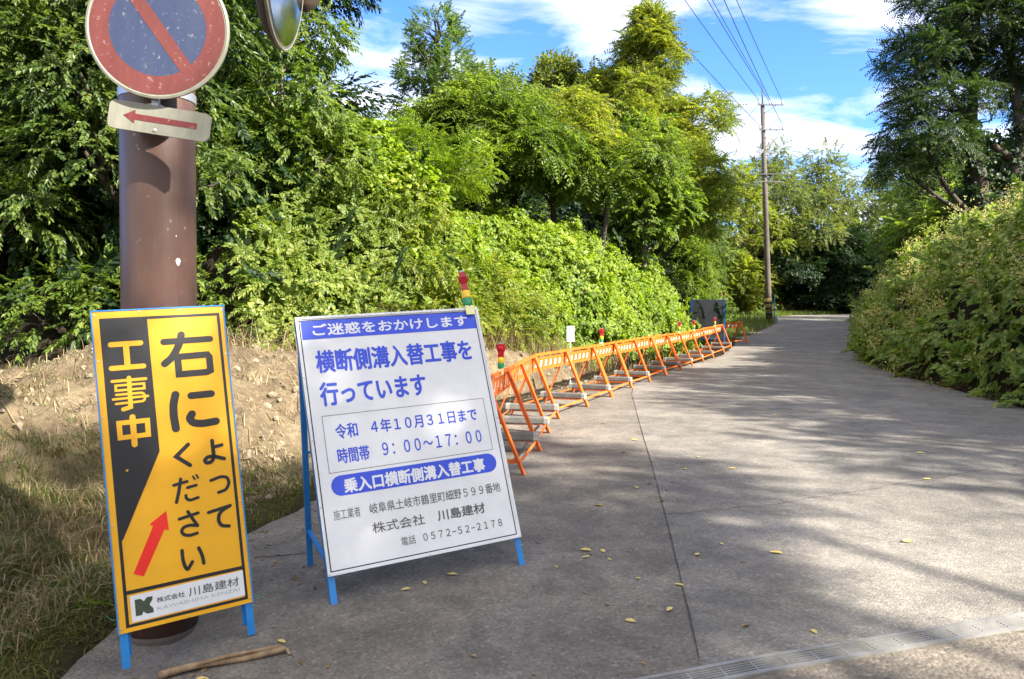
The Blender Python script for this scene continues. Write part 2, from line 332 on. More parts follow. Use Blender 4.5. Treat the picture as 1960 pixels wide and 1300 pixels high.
def ground_mat():
    m, t, b, o = newmat('ground_soil'); v = objco(t)
    def att(n):
        a = t.nodes.new('ShaderNodeAttribute'); a.attribute_name = n; return a.outputs['Fac']
    n = noise(t, 2.2, 9, 0.68, v); n2 = noise(t, 22, 6, 0.7, v)
    r = ramp(t, [(0.3, (0.085, 0.064, 0.041)), (0.52, (0.150, 0.116, 0.074)), (0.75, (0.275, 0.222, 0.148))]); t.links.new(n.outputs['Fac'], r.inputs[0])
    r2 = ramp(t, [(0.32, (0.62, 0.60, 0.58)), (0.68, (1.25, 1.25, 1.25))]); t.links.new(n2.outputs['Fac'], r2.inputs[0])
    dirt = mix(t, 1.0, r.outputs[0], r2.outputs[0], 'MULTIPLY')
    g = ramp(t, [(0.3, (0.085, 0.068, 0.036)), (0.6, (0.17, 0.14, 0.075)), (0.8, (0.13, 0.135, 0.05))]); t.links.new(n.outputs['Fac'], g.inputs[0])
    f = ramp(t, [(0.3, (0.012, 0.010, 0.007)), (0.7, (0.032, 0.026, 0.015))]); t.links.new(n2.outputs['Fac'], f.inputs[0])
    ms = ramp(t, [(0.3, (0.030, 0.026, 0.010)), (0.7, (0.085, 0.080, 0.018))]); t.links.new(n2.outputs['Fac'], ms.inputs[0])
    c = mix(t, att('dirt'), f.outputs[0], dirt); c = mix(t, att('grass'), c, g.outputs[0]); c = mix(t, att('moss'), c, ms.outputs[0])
    t.links.new(c, b.inputs['Base Color']); b.inputs['Roughness'].default_value = 0.95; b.inputs['Specular IOR Level'].default_value = 0.15
    bump(t, b, n2.outputs['Fac'], 0.8, 0.05); return m
M['ground'] = ground_mat()

# ------------------------------------------------------------------ the lie of the land (x right, y ahead, metres)
LE = np.array([(-2.05, -12), (-1.90, 2.6), (-1.90, 3.9), (-1.70, 4.7), (-1.45, 5.6), (-.78, 6.9), (-.45, 8.6), (-.1, 10), (.35, 11), (1.0, 12.2), (2.1, 14), (3.4, 16.5), (4.6, 18.8), (6.3, 22), (7.6, 25.5), (8.6, 28.5), (9.9, 31.5), (12.3, 36), (14.7, 41), (16.5, 46), (18.2, 51), (21, 55), (27, 59), (40, 63.5), (90, 72), (400, 110)], float)
RE = np.array([(6.9, -12), (6.95, 4), (7.3, 10.6), (8.3, 16.3), (9.5, 20), (11.6, 25), (14.5, 31), (17.4, 38), (20, 43.5), (23, 47.5), (29, 51.5), (41, 56), (90, 65), (400, 103)], float)
def sdist(P, x, y):
    """signed distance to a polyline (left of it positive) and the y of the nearest point"""
    x = np.asarray(x, float); y = np.asarray(y, float)
    best = np.full(x.shape, 1e9); sg = np.ones(x.shape); yn = np.zeros(x.shape)
    for (x0, y0), (x1, y1) in zip(P[:-1], P[1:]):
        dx, dy = x1 - x0, y1 - y0; l2 = dx * dx + dy * dy
        t = np.clip(((x - x0) * dx + (y - y0) * dy) / l2, 0, 1)
        d = np.hypot(x - x0 - t * dx, y - y0 - t * dy); s = np.sign(dx * (y - y0) - dy * (x - x0)); s = np.where(s == 0, 1, s)
        w = d < best - 1e-9
        best = np.where(w, d, best); sg = np.where(w, s, sg); yn = np.where(w, y0 + t * dy, yn)
    return best * sg, yn
def zr(x, y):
    z = np.interp(y, [-30, 0, 2, 3, 4, 5, 7, 12, 20, 28, 34, 41, 50, 60, 90, 200, 900], [-1.2, -.14, -.055, 0, .05, .085, .12, .13, .14, .21, .42, .74, .95, 1.1, 1.5, 3, 6])
    z = z - .10 * np.exp(-((np.asarray(x) + 1.74) ** 2 + (np.asarray(y) - 3.44) ** 2) / .07)
    return z + 0.02 * (np.clip(x, -3, 1) + 1.65) * (1 - sstep((np.asarray(y) - 5) / 4))
def kstart(yl): return np.interp(yl, [3, 4.7, 5.6, 7, 9, 12, 15, 18, 28, 40, 50, 55, 60, 90], [6.6, 6.0, 4.9, 3.8, 2.9, 2.1, 1.5, 1.2, 1.3, 2.6, 3.2, 3.6, 4, 5])
def kheight(yl): return np.interp(yl, [4.5, 6.5, 8.8, 10, 11.5, 13, 16, 20, 24, 27, 30, 36, 46, 52, 60], [.10, .10, .14, .7, 1.05, .90, .76, .80, .88, .78, .62, .85, .9, .5, .8])
def gleft(t): return np.interp(t, [-.2, 0, .4, .8, 1.3, 2.2, 4, 7, 12, 25, 60, 200], [0, .4, 1.6, 2.4, 3.0, 3.7, 4.3, 4.9, 5.8, 9, 16, 30])
def gright(t): return np.interp(t, [-.15, 0, .3, .7, 1.2, 2.2, 3.6, 6, 10, 20, 45, 200], [0, .3, .95, 1.6, 2.15, 2.85, 3.8, 5.2, 6.8, 10, 15, 30])
def hright(yr): return np.interp(yr, [0, 8, 12, 18, 25, 32, 45, 55], [.9, .95, 1.0, .98, .92, .8, .75, .6])
def cover_left(x, y):
    dl, yl = sdist(LE, x, y); t = dl - kstart(yl)
    b = (fbm(np.asarray(x) * .55, np.asarray(y) * .55, seed=11, oct=3) - .5) * 1.5 + (fbm(np.asarray(x) * 1.7, np.asarray(y) * 1.7, seed=15, oct=2) - .5) * 1.0
    return zr(x, y) + gleft(t + b * .45) * kheight(yl) + b * sstep(t / 1.2) * .9
def cover_right(x, y):
    d, yl = sdist(RE, x, y); t = -d - .25
    b = (fbm(np.asarray(x) * .6, np.asarray(y) * .6, seed=21, oct=3) - .5) * 1.9 + (fbm(np.asarray(x) * 1.5, np.asarray(y) * 1.5, seed=25, oct=2) - .5) * 1.5
    return zr(x, y) + gright(t + b * .4) * hright(yl) + b * sstep(t / 1.0) * .75
def ridge(yl): return np.interp(yl, [-5, 2, 4.7, 5.6, 8, 11, 13, 16], [4.4, 4.4, 3.6, 2.7, 1.9, 1.5, 1.3, 1.0])
def mound(yl): return np.interp(yl, [-5, 3, 5, 9, 11, 13, 14.5, 16], [.9, 1.0, 1.0, .86, .72, .5, .2, .0])
def terrain(x, y, masks=False):
    x = np.asarray(x, float); y = np.asarray(y, float)
    base = zr(x, y); dl, yl = sdist(LE, x, y); d2, yr = sdist(RE, x, y); dr = -d2
    z = base - np.where((dl < .0) & (dr < .0), .06, .015)
    hm = mound(yl); rd = ridge(yl)
    u = sstep((dl - .5) / np.maximum(rd - .5, .3)) ** .85
    lump = (fbm(x * 1.3, y * 1.3, seed=3, oct=5) - .5) * .55 + (fbm(x * 5, y * 5, seed=5, oct=4) - .5) * .30
    nearm = 1 - sstep((yl - 13.5) / 2.5)
    up = hm * u - .35 * hm * sstep((dl - rd - .2) / 1.2) + lump * nearm * sstep((dl - .4) / .8) * (1 - .6 * sstep((dl - rd - 1) / 1.5))
    ditch = .38 * np.exp(-((dl - .38) / .24) ** 2) * (1 - sstep((yl - 6.2) / 1.2)) + .55 * sstep((dl - .05) / .15) * (1 - sstep((dl - .85) / .3)) * sstep((yl - 9.5) / 1) * (1 - sstep((yl - 16.5) / 1.5))
    left = np.where(dl > 0, up - ditch, 0)
    hill = np.maximum(cover_left(x, y) - base - .6, 0) * sstep((dl - kstart(yl) - .75) / .9)
    left = np.maximum(left, np.where(dl > 0, hill, 0)) if True else left
    right = np.where(dr > .3, np.maximum(cover_right(x, y) - base - .5, 0), 0)
    right = right + np.where((dr > 0), .05 * sstep(dr / .3) + (fbm(x * 4, y * 4, seed=9) - .5) * .08 * sstep(dr / .2), 0)
    z = z + np.where(dl > 0, left, 0) + np.where(dr > 0, right, 0)
    if not masks: return z
    dirt = np.where(dl > 0, nearm * sstep((dl - .25) / .3) * (1 - sstep((dl - rd - 1.0) / .8)), 0)
    # the near face below the ridge is grassed over, the top and the stretch behind the boards are bare
    gline = sstep((hm * .62 - (z - base) + (fbm(x * 2.2, y * 2.2, seed=31) - .5) * .5) / .22) * (1 - sstep((yl - 5.0) / 1.0))
    grass = np.where(dl > 0, gline * sstep((dl - .3) / .2), 0) + np.where((dl > 0) & (yl > 26), .8, 0)
    moss = np.where(dl > -.05, np.exp(-((dl - .38) / .30) ** 2) * (1 - sstep((yl - 6.6) / 1)), 0)
    return z, np.clip(dirt, 0, 1), np.clip(grass, 0, 1), np.clip(moss, 0, 1)

def grid_axis(fine, a, b, segs):
    r = []
    for (p, q, s) in segs: r.append(np.arange(p, q, s))
    return np.unique(np.round(np.concatenate(r), 4))
gx = grid_axis(0, 0, 0, [(-900, -100, 100), (-100, -20, 8), (-20, -7, .5), (-7, 2.5, .055), (2.5, 20, .3), (20, 60, 1.2), (60, 120, 8), (120, 901, 110)])
gy = grid_axis(0, 0, 0, [(-900, -60, 120), (-60, -8, 5), (-8, 2.4, .5), (2.4, 13.5, .055), (13.5, 60, .35), (60, 120, 5), (120, 901, 110)])
GX, GY = np.meshgrid(gx, gy)
GZ, mD, mG, mM = terrain(GX, GY, True)
nx, ny = len(gx), len(gy)
ii = (np.arange(ny - 1)[:, None] * nx + np.arange(nx - 1)[None, :]).ravel()
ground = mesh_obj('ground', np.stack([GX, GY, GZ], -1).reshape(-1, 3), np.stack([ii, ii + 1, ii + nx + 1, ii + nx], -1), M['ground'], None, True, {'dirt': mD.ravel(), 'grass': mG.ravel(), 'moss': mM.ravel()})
tag(ground, 'bare soil, grassy slope and wooded ground either side of the road', 'ground', kind='structure')

def resample(P, n):
    s = np.concatenate([[0], np.cumsum(np.hypot(*np.diff(P, axis=0).T))]); u = np.linspace(0, 1, n) * s[-1]
    return np.stack([np.interp(u, s, P[:, 0]), np.interp(u, s, P[:, 1])], -1)
def by_y(P, ys): return np.interp(ys, P[:, 1], P[:, 0])
def strip(name, A, B, m, lift, cols=10, wob=0.0, wob2=None):
    wob2 = wob if wob2 is None else wob2
    t = np.linspace(0, 1, cols + 1)[None, :, None]
    G = A[:, None, :] * (1 - t) + B[:, None, :] * t
    if wob or wob2:
        s = (fbm(G[:, 0, 0] * 3, G[:, 0, 1] * 3, seed=41) - .5) * wob; G[:, 0, 0] += s
        s = (fbm(G[:, -1, 0] * 3, G[:, -1, 1] * 3, seed=43) - .5) * wob2; G[:, -1, 0] += s
    z = zr(G[..., 0], G[..., 1]) + lift; n, k = G.shape[:2]
    V = np.concatenate([G, z[..., None]], -1).reshape(-1, 3)
    i = (np.arange(n - 1)[:, None] * k + np.arange(k - 1)[None, :]).ravel()
    return mesh_obj(name, V, np.stack([i, i + 1, i + k + 1, i + k], -1), m, None, True)
ysn = np.concatenate([np.arange(-12, 12, .25), np.arange(12, 55, .5)])
JO = np.array([(.2, -12), (.55, 0), (.80, 3.1), (1.36, 7.4), (1.97, 12.1), (2.35, 14.2), (3.6, 16.7), (6.45, 22), (8.75, 28.5), (10.0, 31.5), (14.8, 41), (18.3, 51), (21.1, 55)], float)
far = np.arange(55.0, 72, .5)
Lp = np.stack([by_y(LE, ysn), ysn], -1); Jp = np.stack([by_y(JO, ysn), ysn], -1); Rp = np.stack([by_y(RE, np.minimum(ysn, 54)), ysn], -1)
sel = ysn <= 46
o = strip('pavement', Lp[sel], Jp[sel], M['pavement'], 0.0, 10, .28, 0.0); tag(o, kind='structure')
o = strip('road', Jp[sel], Rp[sel], M['asphalt'], 0.0, 14, 0.0, .10); tag(o, kind='structure')
# the bend beyond the utility pole
La = np.concatenate([LE[(LE[:, 1] >= 46) & (LE[:, 1] <= 72)]]); Ra = RE[(RE[:, 1] >= 43) & (RE[:, 1] <= 65.5)]
La = resample(np.vstack([[by_y(LE, 46.0), 46.0], La[1:]]), 60); Ra = resample(np.vstack([[by_y(RE, 46.0), 46.0], Ra[Ra[:, 1] > 46]]), 60)
o = strip('road', La, Ra, M['asphalt'], 0.002, 14, .1); tag(o, kind='structure')
# joint between the old pavement and the carriageway, and the cracks
def ribbon(name, P, w, m, lift, step=.06, wob=.01, seed=0):
    P = resample(np.array(P, float), max(8, int(np.hypot(*np.diff(np.array(P, float), axis=0).T).sum() / step)))
    d = np.gradient(P, axis=0); d /= np.hypot(d[:, 0], d[:, 1])[:, None]; nrm = np.stack([-d[:, 1], d[:, 0]], -1)
    P = P + nrm * ((fbm(P[:, 0] * 5, P[:, 1] * 5, seed=seed) - .5) * wob)[:, None]
    ww = w * (.55 + .9 * vnoise(P[:, 0] * 9, P[:, 1] * 9, seed=seed + 3))[:, None]
    A, B = P - nrm * ww / 2, P + nrm * ww / 2; n = len(P)
    V = np.concatenate([np.concatenate([A, (zr(A[:, 0], A[:, 1]) + lift)[:, None]], 1), np.concatenate([B, (zr(B[:, 0], B[:, 1]) + lift)[:, None]], 1)])
    i = np.arange(n - 1)
    return mesh_obj(name, V, np.stack([i, i + 1, i + n + 1, i + n], -1), m)
tag(ribbon('pavement_joint', JO[2:7], .0065, M['joint'], .004, wob=.006, seed=3), kind='structure')
tag(ribbon('road_crack', [(1.02, 5.0), (1.9, 5.25), (2.6, 5.6), (3.6, 6.1), (5.2, 6.9)], .0045, M['joint'], .004, wob=.12, seed=8), kind='structure')
tag(ribbon('road_crack', [(-1.55, 4.35), (-1.2, 4.42), (-.9, 4.6)], .008, M['joint'], .004, wob=.05, seed=12), kind='structure')

# drain and coarse apron on the near side
g0 = Vector((-.9, 2.507, 0)); gd = Vector((1, .288, 0)).normalized(); gn = Vector((gd.y, -gd.x, 0))   # gn points to the near side
ap = np.array([g0 + gd * s + gn * .104 for s in np.arange(0, 8.2, .2)])[:, :2]; ap2 = ap + np.array([0.5, -3.0])
tag(strip('gravel_apron', ap, ap2, M['apron'], .006, 12), kind='structure')
gr = empty('drain_grate'); tag(gr, 'long galvanised steel drain grating set across the road in the foreground', 'drain grating')
mb = MB(); mf = MB()
glen = 8.0
def gp(s, w, z):
    p = g0 + gd * s + gn * w; return Vector((p.x, p.y, float(zr(p.x, p.y)) + z))
for k in range(16):
    s0, s1 = k * .5, k * .5 + .5
    for w in (-.008, .092): mf.bar(gp(s0, w, .006), gp(s1, w, .006), .020, .022)
    for j in range(5): mb.bar(gp(s0, .010 + j * .016, .004), gp(s1, .010 + j * .016, .004), .0065, .016)
for k in range(54):
    s = .05 + k * .148
    mb.bar(gp(s, -.002, .003), gp(s, .086, .003), .009, .016)
mb.build('bars', M['grate_steel'], gr); mf.build('frame', M['grate_steel'], gr)
mt = MB()
for k in range(16): mt.bar(gp(k * .5, .042, -.0035), gp(k * .5 + .5, .042, -.0035), .095, .012)
mt.build('channel', M['joint'], gr)

# ------------------------------------------------------------------ lettering
def text_tris(s, bold=0.0):
    c = bpy.data.curves.new('lettering', 'FONT'); c.body = s; c.resolution_u = 3
    o = bpy.data.objects.new('lettering', c); C.objects.link(o)
    dg = bpy.context.evaluated_depsgraph_get(); dg.update()
    me = bpy.data.meshes.new_from_object(o.evaluated_get(dg)); me.calc_loop_triangles()
    V = np.array([v.co[:2] for v in me.vertices]); F = np.array([t.vertices[:] for t in me.loop_triangles])
    bpy.data.objects.remove(o); bpy.data.curves.remove(c); bpy.data.meshes.remove(me)
    return V, F
def lettering(items, m, parent, y, name='lettering'):
    """items: (text, x0, x1, z0, z1, bold) in mm of the panel; one mesh"""
    Vs, Fs, b = [], [], 0
    for k, (s, x0, x1, z0, z1, bold) in enumerate(items):
        V, F = text_tris(s, bold); lo, hi = V.min(0), V.max(0)
        V = (V - lo) / (hi - lo) * np.array([x1 - x0, z1 - z0]) + np.array([x0, z0])
        # heavier weights: the glyphs laid over themselves a hair apart
        w = bold * (z1 - z0) * .55; offs = [(0, 0)] if bold <= 0 else [(w * math.cos(a), w * math.sin(a)) for a in np.arange(8) * PI / 4]
        for q, (dx, dz) in enumerate(offs):
            Vs.append(np.stack([(V[:, 0] * (1 - 2 * w / (x1 - x0)) + x0 * 2 * w / (x1 - x0) + w + dx) / 1000, np.full(len(V), y - k * 1e-6 - q * 2.5e-5), (V[:, 1] + dz) / 1000], -1)); Fs.append(F + b); b += len(V)
    return mesh_obj(name, np.concatenate(Vs), np.concatenate(Fs), m, parent)
def strokes(items, m, parent, y, name='lettering'):
    """round-ended brush strokes: (width, points) in mm"""
    Vs, Fs = [], []; b = 0
    for k, (w, P) in enumerate(items):
        P = np.array(P, float); closed = np.allclose(P[0], P[-1]); r = w / 2
        if len(P) > 2 and not closed and len(P) > 3 or (len(P) == 3 and w < 16):        # round the bends a little
            Q = [P[0]]
            for a, bb, c in zip(P[:-2], P[1:-1], P[2:]):
                la, lc = np.linalg.norm(bb - a), np.linalg.norm(c - bb); e = min(.4 * la, .4 * lc)
                p0, p2 = bb + (a - bb) / la * e, bb + (c - bb) / lc * e
                for t in (0, .25, .5, .75, 1): Q.append((1 - t) ** 2 * p0 + 2 * t * (1 - t) * bb + t * t * p2)
            P = np.array(Q + [P[-1]])
            keep = [0] + [i for i in range(1, len(P)) if np.linalg.norm(P[i] - P[i - 1]) > .3]; P = P[keep]
        yy = y - k * 4e-5
        d = np.diff(P, axis=0); d /= np.linalg.norm(d, axis=1)[:, None]
        if closed: dd = np.vstack([(d[-1] + d[0]), d[:-1] + d[1:], (d[-1] + d[0])])
        else: dd = np.vstack([d[0], d[:-1] + d[1:], d[-1]])
        dd /= np.linalg.norm(dd, axis=1)[:, None]; nn = np.stack([-dd[:, 1], dd[:, 0]], -1)
        ref = np.vstack([d, d[-1]]); cs = np.abs((dd * ref).sum(1)); mit = r / np.clip(cs, .6, 1)
        A, B = P + nn * mit[:, None], P - nn * mit[:, None]
        pts = np.vstack([A, B]); n = len(P)
        F = [(i, i + 1, n + i + 1) for i in range(n - 1)] + [(i, n + i + 1, n + i) for i in range(n - 1)]
        if not closed:
            for e, s in ((0, -1), (n - 1, 1)):
                a0 = math.atan2(nn[e, 1], nn[e, 0]); c0 = len(pts)
                arc = [P[e] + r * np.array([math.cos(a0 - s * PI * q / 8), math.sin(a0 - s * PI * q / 8)]) for q in range(9)]
                pts = np.vstack([pts, [P[e]], arc]); F += [(c0, c0 + 1 + q, c0 + 2 + q) for q in range(8)]
        Vs.append(np.stack([pts[:, 0] / 1000, np.full(len(pts), yy), pts[:, 1] / 1000], -1)); Fs.append(np.array(F) + b); b += len(pts)
    return mesh_obj(name, np.concatenate(Vs), np.concatenate(Fs), m, parent)
def sheet(poly, y, name, m, parent):
    mb = MB(); mb.sheet([(x / 1000, z / 1000) for x, z in poly], y); return mb.build(name, m, parent)
def ring(x0, z0, x1, z1, t):
    return [[(x0, z0), (x1, z0), (x1, z0 + t), (x0, z0 + t)], [(x0, z1 - t), (x1, z1 - t), (x1, z1), (x0, z1)], [(x0, z0 + t), (x0 + t, z0 + t), (x0 + t, z1 - t), (x0, z1 - t)], [(x1 - t, z0 + t), (x1, z0 + t), (x1, z1 - t), (x1 - t, z1 - t)]]
def sheets(polys, y, name, m, parent):
    mb = MB()
    for p in polys: mb.sheet([(x / 1000, z / 1000) for x, z in p], y)
    return mb.build(name, m, parent)

def board_root(name, x, y, z, yaw, tilt, roll):
    a = Vector((math.cos(yaw), math.sin(yaw), 0)); n = Vector((-math.sin(yaw), math.cos(yaw), 0)); u = Vector((0, 0, 1)) * math.cos(tilt) + n * math.sin(tilt)
    a2 = a * math.cos(roll) + u * math.sin(roll); u2 = -a * math.sin(roll) + u * math.cos(roll); yv = u2.cross(a2)
    o = empty(name); o.matrix_world = Matrix.Translation((x, y, z)) @ Matrix((a2, yv, u2)).transposed().to_4x4(); return o

def angle_iron(mb, p, q, w, t, inward):
    """an L section from p to q in board space: one flange along x, one back along y"""
    p, q = Vector(p), Vector(q); d = (q - p)
    mb.bar(p, q, w, t, (0, 1, 0)); mb.bar(p + Vector((-inward * (w / 2 - t / 2), w / 2, 0)), q + Vector((-inward * (w / 2 - t / 2), w / 2, 0)), t, w, (0, 1, 0))

# --- yellow board: keep right
YB = board_root('roadwork_sign', -1.661, 3.092, .008, .537, .169, .051)
tag(YB, 'tall narrow yellow and black roadwork board in a blue frame, leaning on the brown pole', 'road sign')
E0 = .147
mb = MB()
for x, s in ((.016, 1), (.534, -1)): angle_iron(mb, (x, .010, 0.0), (x, .010, E0 + 1.40), .032, .005, s)
for z in (E0 + .010, E0 + .70, E0 + 1.392): mb.bar((.032, .020, z), (.518, .020, z), .005, .024, (0, 1, 0))
mb.bar((-.003, .008, E0 - .002), (-.003, .008, E0 + 1.404), .006, .022, (0, 1, 0)); mb.bar((.553, .008, E0 - .002), (.553, .008, E0 + 1.404), .006, .022, (0, 1, 0)); mb.bar((-.005, .008, E0 + 1.404), (.555, .008, E0 + 1.404), .006, .022, (1, 0, 0))
mb.build('frame', M['blue'], YB)
mb = MB()
for x in (.03, .52): mb.bar((x, .048, .04), (x, .050, E0 + 1.36), .026, .012, (0, 1, 0))
mb.bar((.03, .05, .30), (.52, .05, .30), .02, .008, (0, 1, 0)); mb.build('rear_leg', M['blue'], YB)
mb = MB(); mb.box((.275, .0025, E0 + .70), (.550, .004, 1.40)); pan = mb.build('panel', M['sign_yellow'], YB); 
def up(ob): ob.location = (0, 0, E0)
yl_ = []
yl_.append(sheets(ring(27, 19, 532, 1370, 13) + [[(40, 158), (519, 158), (519, 174), (40, 174)]], -.0006, 'border', M['sign_black'], pan))
yl_.append(sheet([(34, 1363), (219, 1363), (220, 753), (46, 396), (40, 390)], -.0010, 'black_field', M['sign_black'], pan))
yl_.append(sheet([(50, 150), (521, 153), (521, 39), (52, 37)], -.0010, 'name_plate', M['sign_white'], pan))
yl_.append(sheet([(224, 485), (152, 438), (167, 430), (73, 241), (112, 221), (210, 405), (228, 398)], -.0012, 'arrow', M['sign_red'], pan))
BLK = [(29, [(279, 1247), (479, 1247)]), (32, [(356, 1276), (347, 1239), (325, 1197), (306, 1170), (275, 1146)]), (30, [(331, 1173), (331, 1092), (451, 1091), (468, 1098), (468, 1162), (460, 1174), (331, 1173)]), (34, [(307, 1000), (295, 959), (291, 903), (296, 845)]), (32, [(373, 988), (461, 988)]), (34, [(369, 903), (356, 884), (371, 861), (410, 853), (470, 857)]), (18, [(340, 766), (285, 719), (340, 671)]), (17, [(444, 769), (445, 717), (445, 691), (433, 671), (411, 669), (403, 683), (418, 697), (445, 696), (489, 678)]), (16, [(446, 738), (484, 743)]), (14, [(422, 587), (465, 598), (493, 592), (501, 564), (485, 534), (450, 527)]), (15, [(399, 444), (494, 458)]), (16, [(494, 458), (461, 445), (443, 428), (437, 402), (447, 374), (481, 366)]), (13, [(264, 592), (321, 600)]), (14, [(295, 615), (284, 563), (269, 514)]), (8, [(347, 619), (354, 604)]), (8, [(362, 623), (369, 608)]), (13, [(320, 572), (358, 577)]), (13, [(310, 538), (311, 524), (325, 513), (361, 520)]), (14, [(274, 438), (354, 451)]), (14, [(312, 465), (328, 431), (347, 395)]), (14, [(347, 395), (315, 404), (288, 399), (277, 382), (287, 365), (311, 357), (342, 362)]), (15, [(273, 298), (273, 255), (280, 222), (289, 209), (311, 239)]), (15, [(343, 295), (355, 258), (358, 223)])]
YEL = [(23, [(64, 1250), (183, 1250)]), (24, [(124, 1247), (123, 1144)]), (22, [(59, 1144), (187, 1144)]), (18, [(124, 1096), (121, 965), (91, 958)]), (13, [(57, 1086), (191, 1086)]), (10, [(69, 1066), (182, 1065), (182, 1043), (68, 1044), (69, 1066)]), (10, [(68, 1025), (180, 1024), (181, 986), (64, 985)]), (10, [(54, 1006), (194, 1007)]), (21, [(69, 899), (182, 898), (181, 834), (69, 834), (69, 899)]), (24, [(124, 920), (123, 797)])]
yl_.append(strokes(BLK, M['sign_black'], pan, -.0009)); yl_.append(strokes(YEL, M['sign_yellow'], pan, -.0016))
yl_.append(lettering([('株式会社', 153, 268, 96, 119, .03), ('川島建材', 283, 500, 90, 130, .02)], M['sign_grey'], pan, -.0018))
yl_.append(lettering([('KAWASHIMA KENZAI', 153, 499, 64, 79, 0)], M['pale_grey'], pan, -.0018))
yl_.append(sheet([(68, 130), (90, 130), (103, 116), (115, 130), (138, 130), (138, 118), (124, 96), (138, 78), (138, 60), (112, 60), (98, 74), (92, 60), (68, 60)], -.0018, 'emblem', M['logo_green'], pan))
for q in yl_: up(q)
mb = MB()
for x, z in [(8, 20), (275, 8), (542, 20), (8, 460), (542, 470), (8, 930), (542, 940), (8, 1385), (190, 1393), (360, 1393), (542, 1385), (8, 1180), (542, 1170)]:
    mb.lathe([(.0045, 0), (.004, .002), (.0, .003)], 8, Matrix.Rotation(PI / 2, 3, 'X'), (x / 1000, .0005, E0 + z / 1000))
mb.build('rivet', M['rivet'], pan)
# a fleck of paint lost from the black field shows yellow
f = sheet([(78, 690), (86, 694), (90, 688), (83, 682)], -.0013, 'paint_chip', M['sign_yellow'], pan); up(f)

# --- white board: notice of works
WB = board_root('notice_board', -.905, 3.66, .037, .432, .350, .055)
tag(WB, 'large white notice board with blue Japanese lettering on blue legs, standing on the pavement', 'sign board')
E1 = .157
mb = MB()
for x, s in ((.018, 1), (1.082, -1)): angle_iron(mb, (x, .022, 0.0), (x, .022, E1 + 1.39), .034, .006, s)
for z in (E1 + .02, E1 + .7, E1 + 1.38): mb.bar((.034, .024, z), (1.066, .024, z), .008, .028, (0, 1, 0))
mb.build('frame', M['blue'], WB)
mb = MB(); mb.box((.55, .006, E1 + .70), (1.100, .006, 1.40)); wpan = mb.build('panel', M['sign_white'], WB)
mb = MB()
for p in ring(0, 0, 1100, 1400, 13):
    x0, z0 = p[0]; x1, z1 = p[2]
    mb.box(((x0 + x1) / 2000, .003, E1 + (z0 + z1) / 2000), ((x1 - x0) / 1000, .014, (z1 - z0) / 1000))
mb.build('edge_trim', M['white_frame'], WB)
Minv = WB.matrix_world.inverted()
rl = MB(); rr = MB()
foot_l = Vector((-1.165, 4.21, float(zr(-1.165, 4.21)))); foot_r = Vector((-.165, 4.67, float(zr(-.165, 4.67))))
for mbx, ft, x in ((rl, foot_l, .022), (rr, foot_r, 1.078)):
    f_ = Minv @ ft; top = Vector((x, .045, E1 + 1.30)); mbx.bar(f_, top, .032, .022, (0, 1, 0))
    k = f_.lerp(top, .16); mbx.bar(k, (x, .03, .20), .022, .014, (0, 0, 1))
rl.build('rear_leg', M['blue'], WB); rr.build('rear_leg', M['blue'], WB)
a_, b_ = (Minv @ foot_l).lerp(Vector((.022, .045, E1 + 1.30)), .5), (Minv @ foot_r).lerp(Vector((1.078, .045, E1 + 1.30)), .5)
mb = MB(); mb.bar(a_, b_, .026, .012, (0, 0, 1)); mb.build('rear_rail', M['blue'], WB)
w_ = []; yv = .0022
w_.append(sheets(ring(16, 18, 1078, 1381, 6), yv, 'border', M['sign_black'], wpan))
w_.append(sheet([(27, 1376), (1073, 1376), (1073, 1267), (27, 1267)], yv - .0003, 'heading_band', M['sign_blue'], wpan))
w_.append(sheets(ring(74, 517, 1029, 830, 3), yv, 'box_rule', M['sign_grey'], wpan))
pill = [(981 + 54 * math.cos(a), 446 + 54 * math.sin(a)) for a in np.linspace(-PI / 2, PI / 2, 16)] + [(130 + 54 * math.cos(a), 446 + 54 * math.sin(a)) for a in np.linspace(PI / 2, 3 * PI / 2, 16)]
w_.append(sheet(pill, yv - .0003, 'lozenge', M['sign_blue'], wpan))
w_.append(lettering([('ご迷惑をおかけします', 86, 1020, 1287, 1354, .05), ('乗入口横断側溝入替工事', 142, 960, 404, 478, .065)], M['sign_white'], wpan, yv - .0008))
w_.append(lettering([('横断側溝入替工事を', 80, 1013, 1072, 1197, .055), ('行っています', 80, 690, 885, 1014, .055), ('令和', 135, 258, 695, 776, .035), ('４年１０月３１日まで', 332, 968, 702, 776, .035),
                     ('時間帯', 130, 304, 562, 642, .035), ('９：００〜１７：００', 377, 972, 573, 643, .03)], M['sign_blue'], wpan, yv - .0004))
w_.append(lettering([('施工業者', 68, 210, 271, 324, .0), ('岐阜県土岐市鶴里町細野５９９番地', 260, 1029, 273, 328, .012), ('株式会社', 260, 552, 170, 226, .02), ('川島建材', 626, 912, 172, 229, .045), ('電話', 404, 484, 79, 124, .0), ('０５７２−５２−２１７８', 528, 1000, 82, 122, .02)], M['sign_grey'], wpan, yv - .0004))
for q in w_: q.location = (0, 0, E1)
mb = MB()
for x, z in [(8, 7), (550, 7), (1092, 7), (8, 350), (1092, 350), (8, 700), (1092, 700), (8, 1050), (1092, 1050), (8, 1393), (280, 1393), (550, 1393), (800, 1393)]:
    mb.lathe([(.0045, 0), (.004, .002), (.0, .003)], 8, Matrix.Rotation(PI / 2, 3, 'X'), (x / 1000, -.0045, E1 + z / 1000))
mb.build('rivet', M['rivet'], wpan)

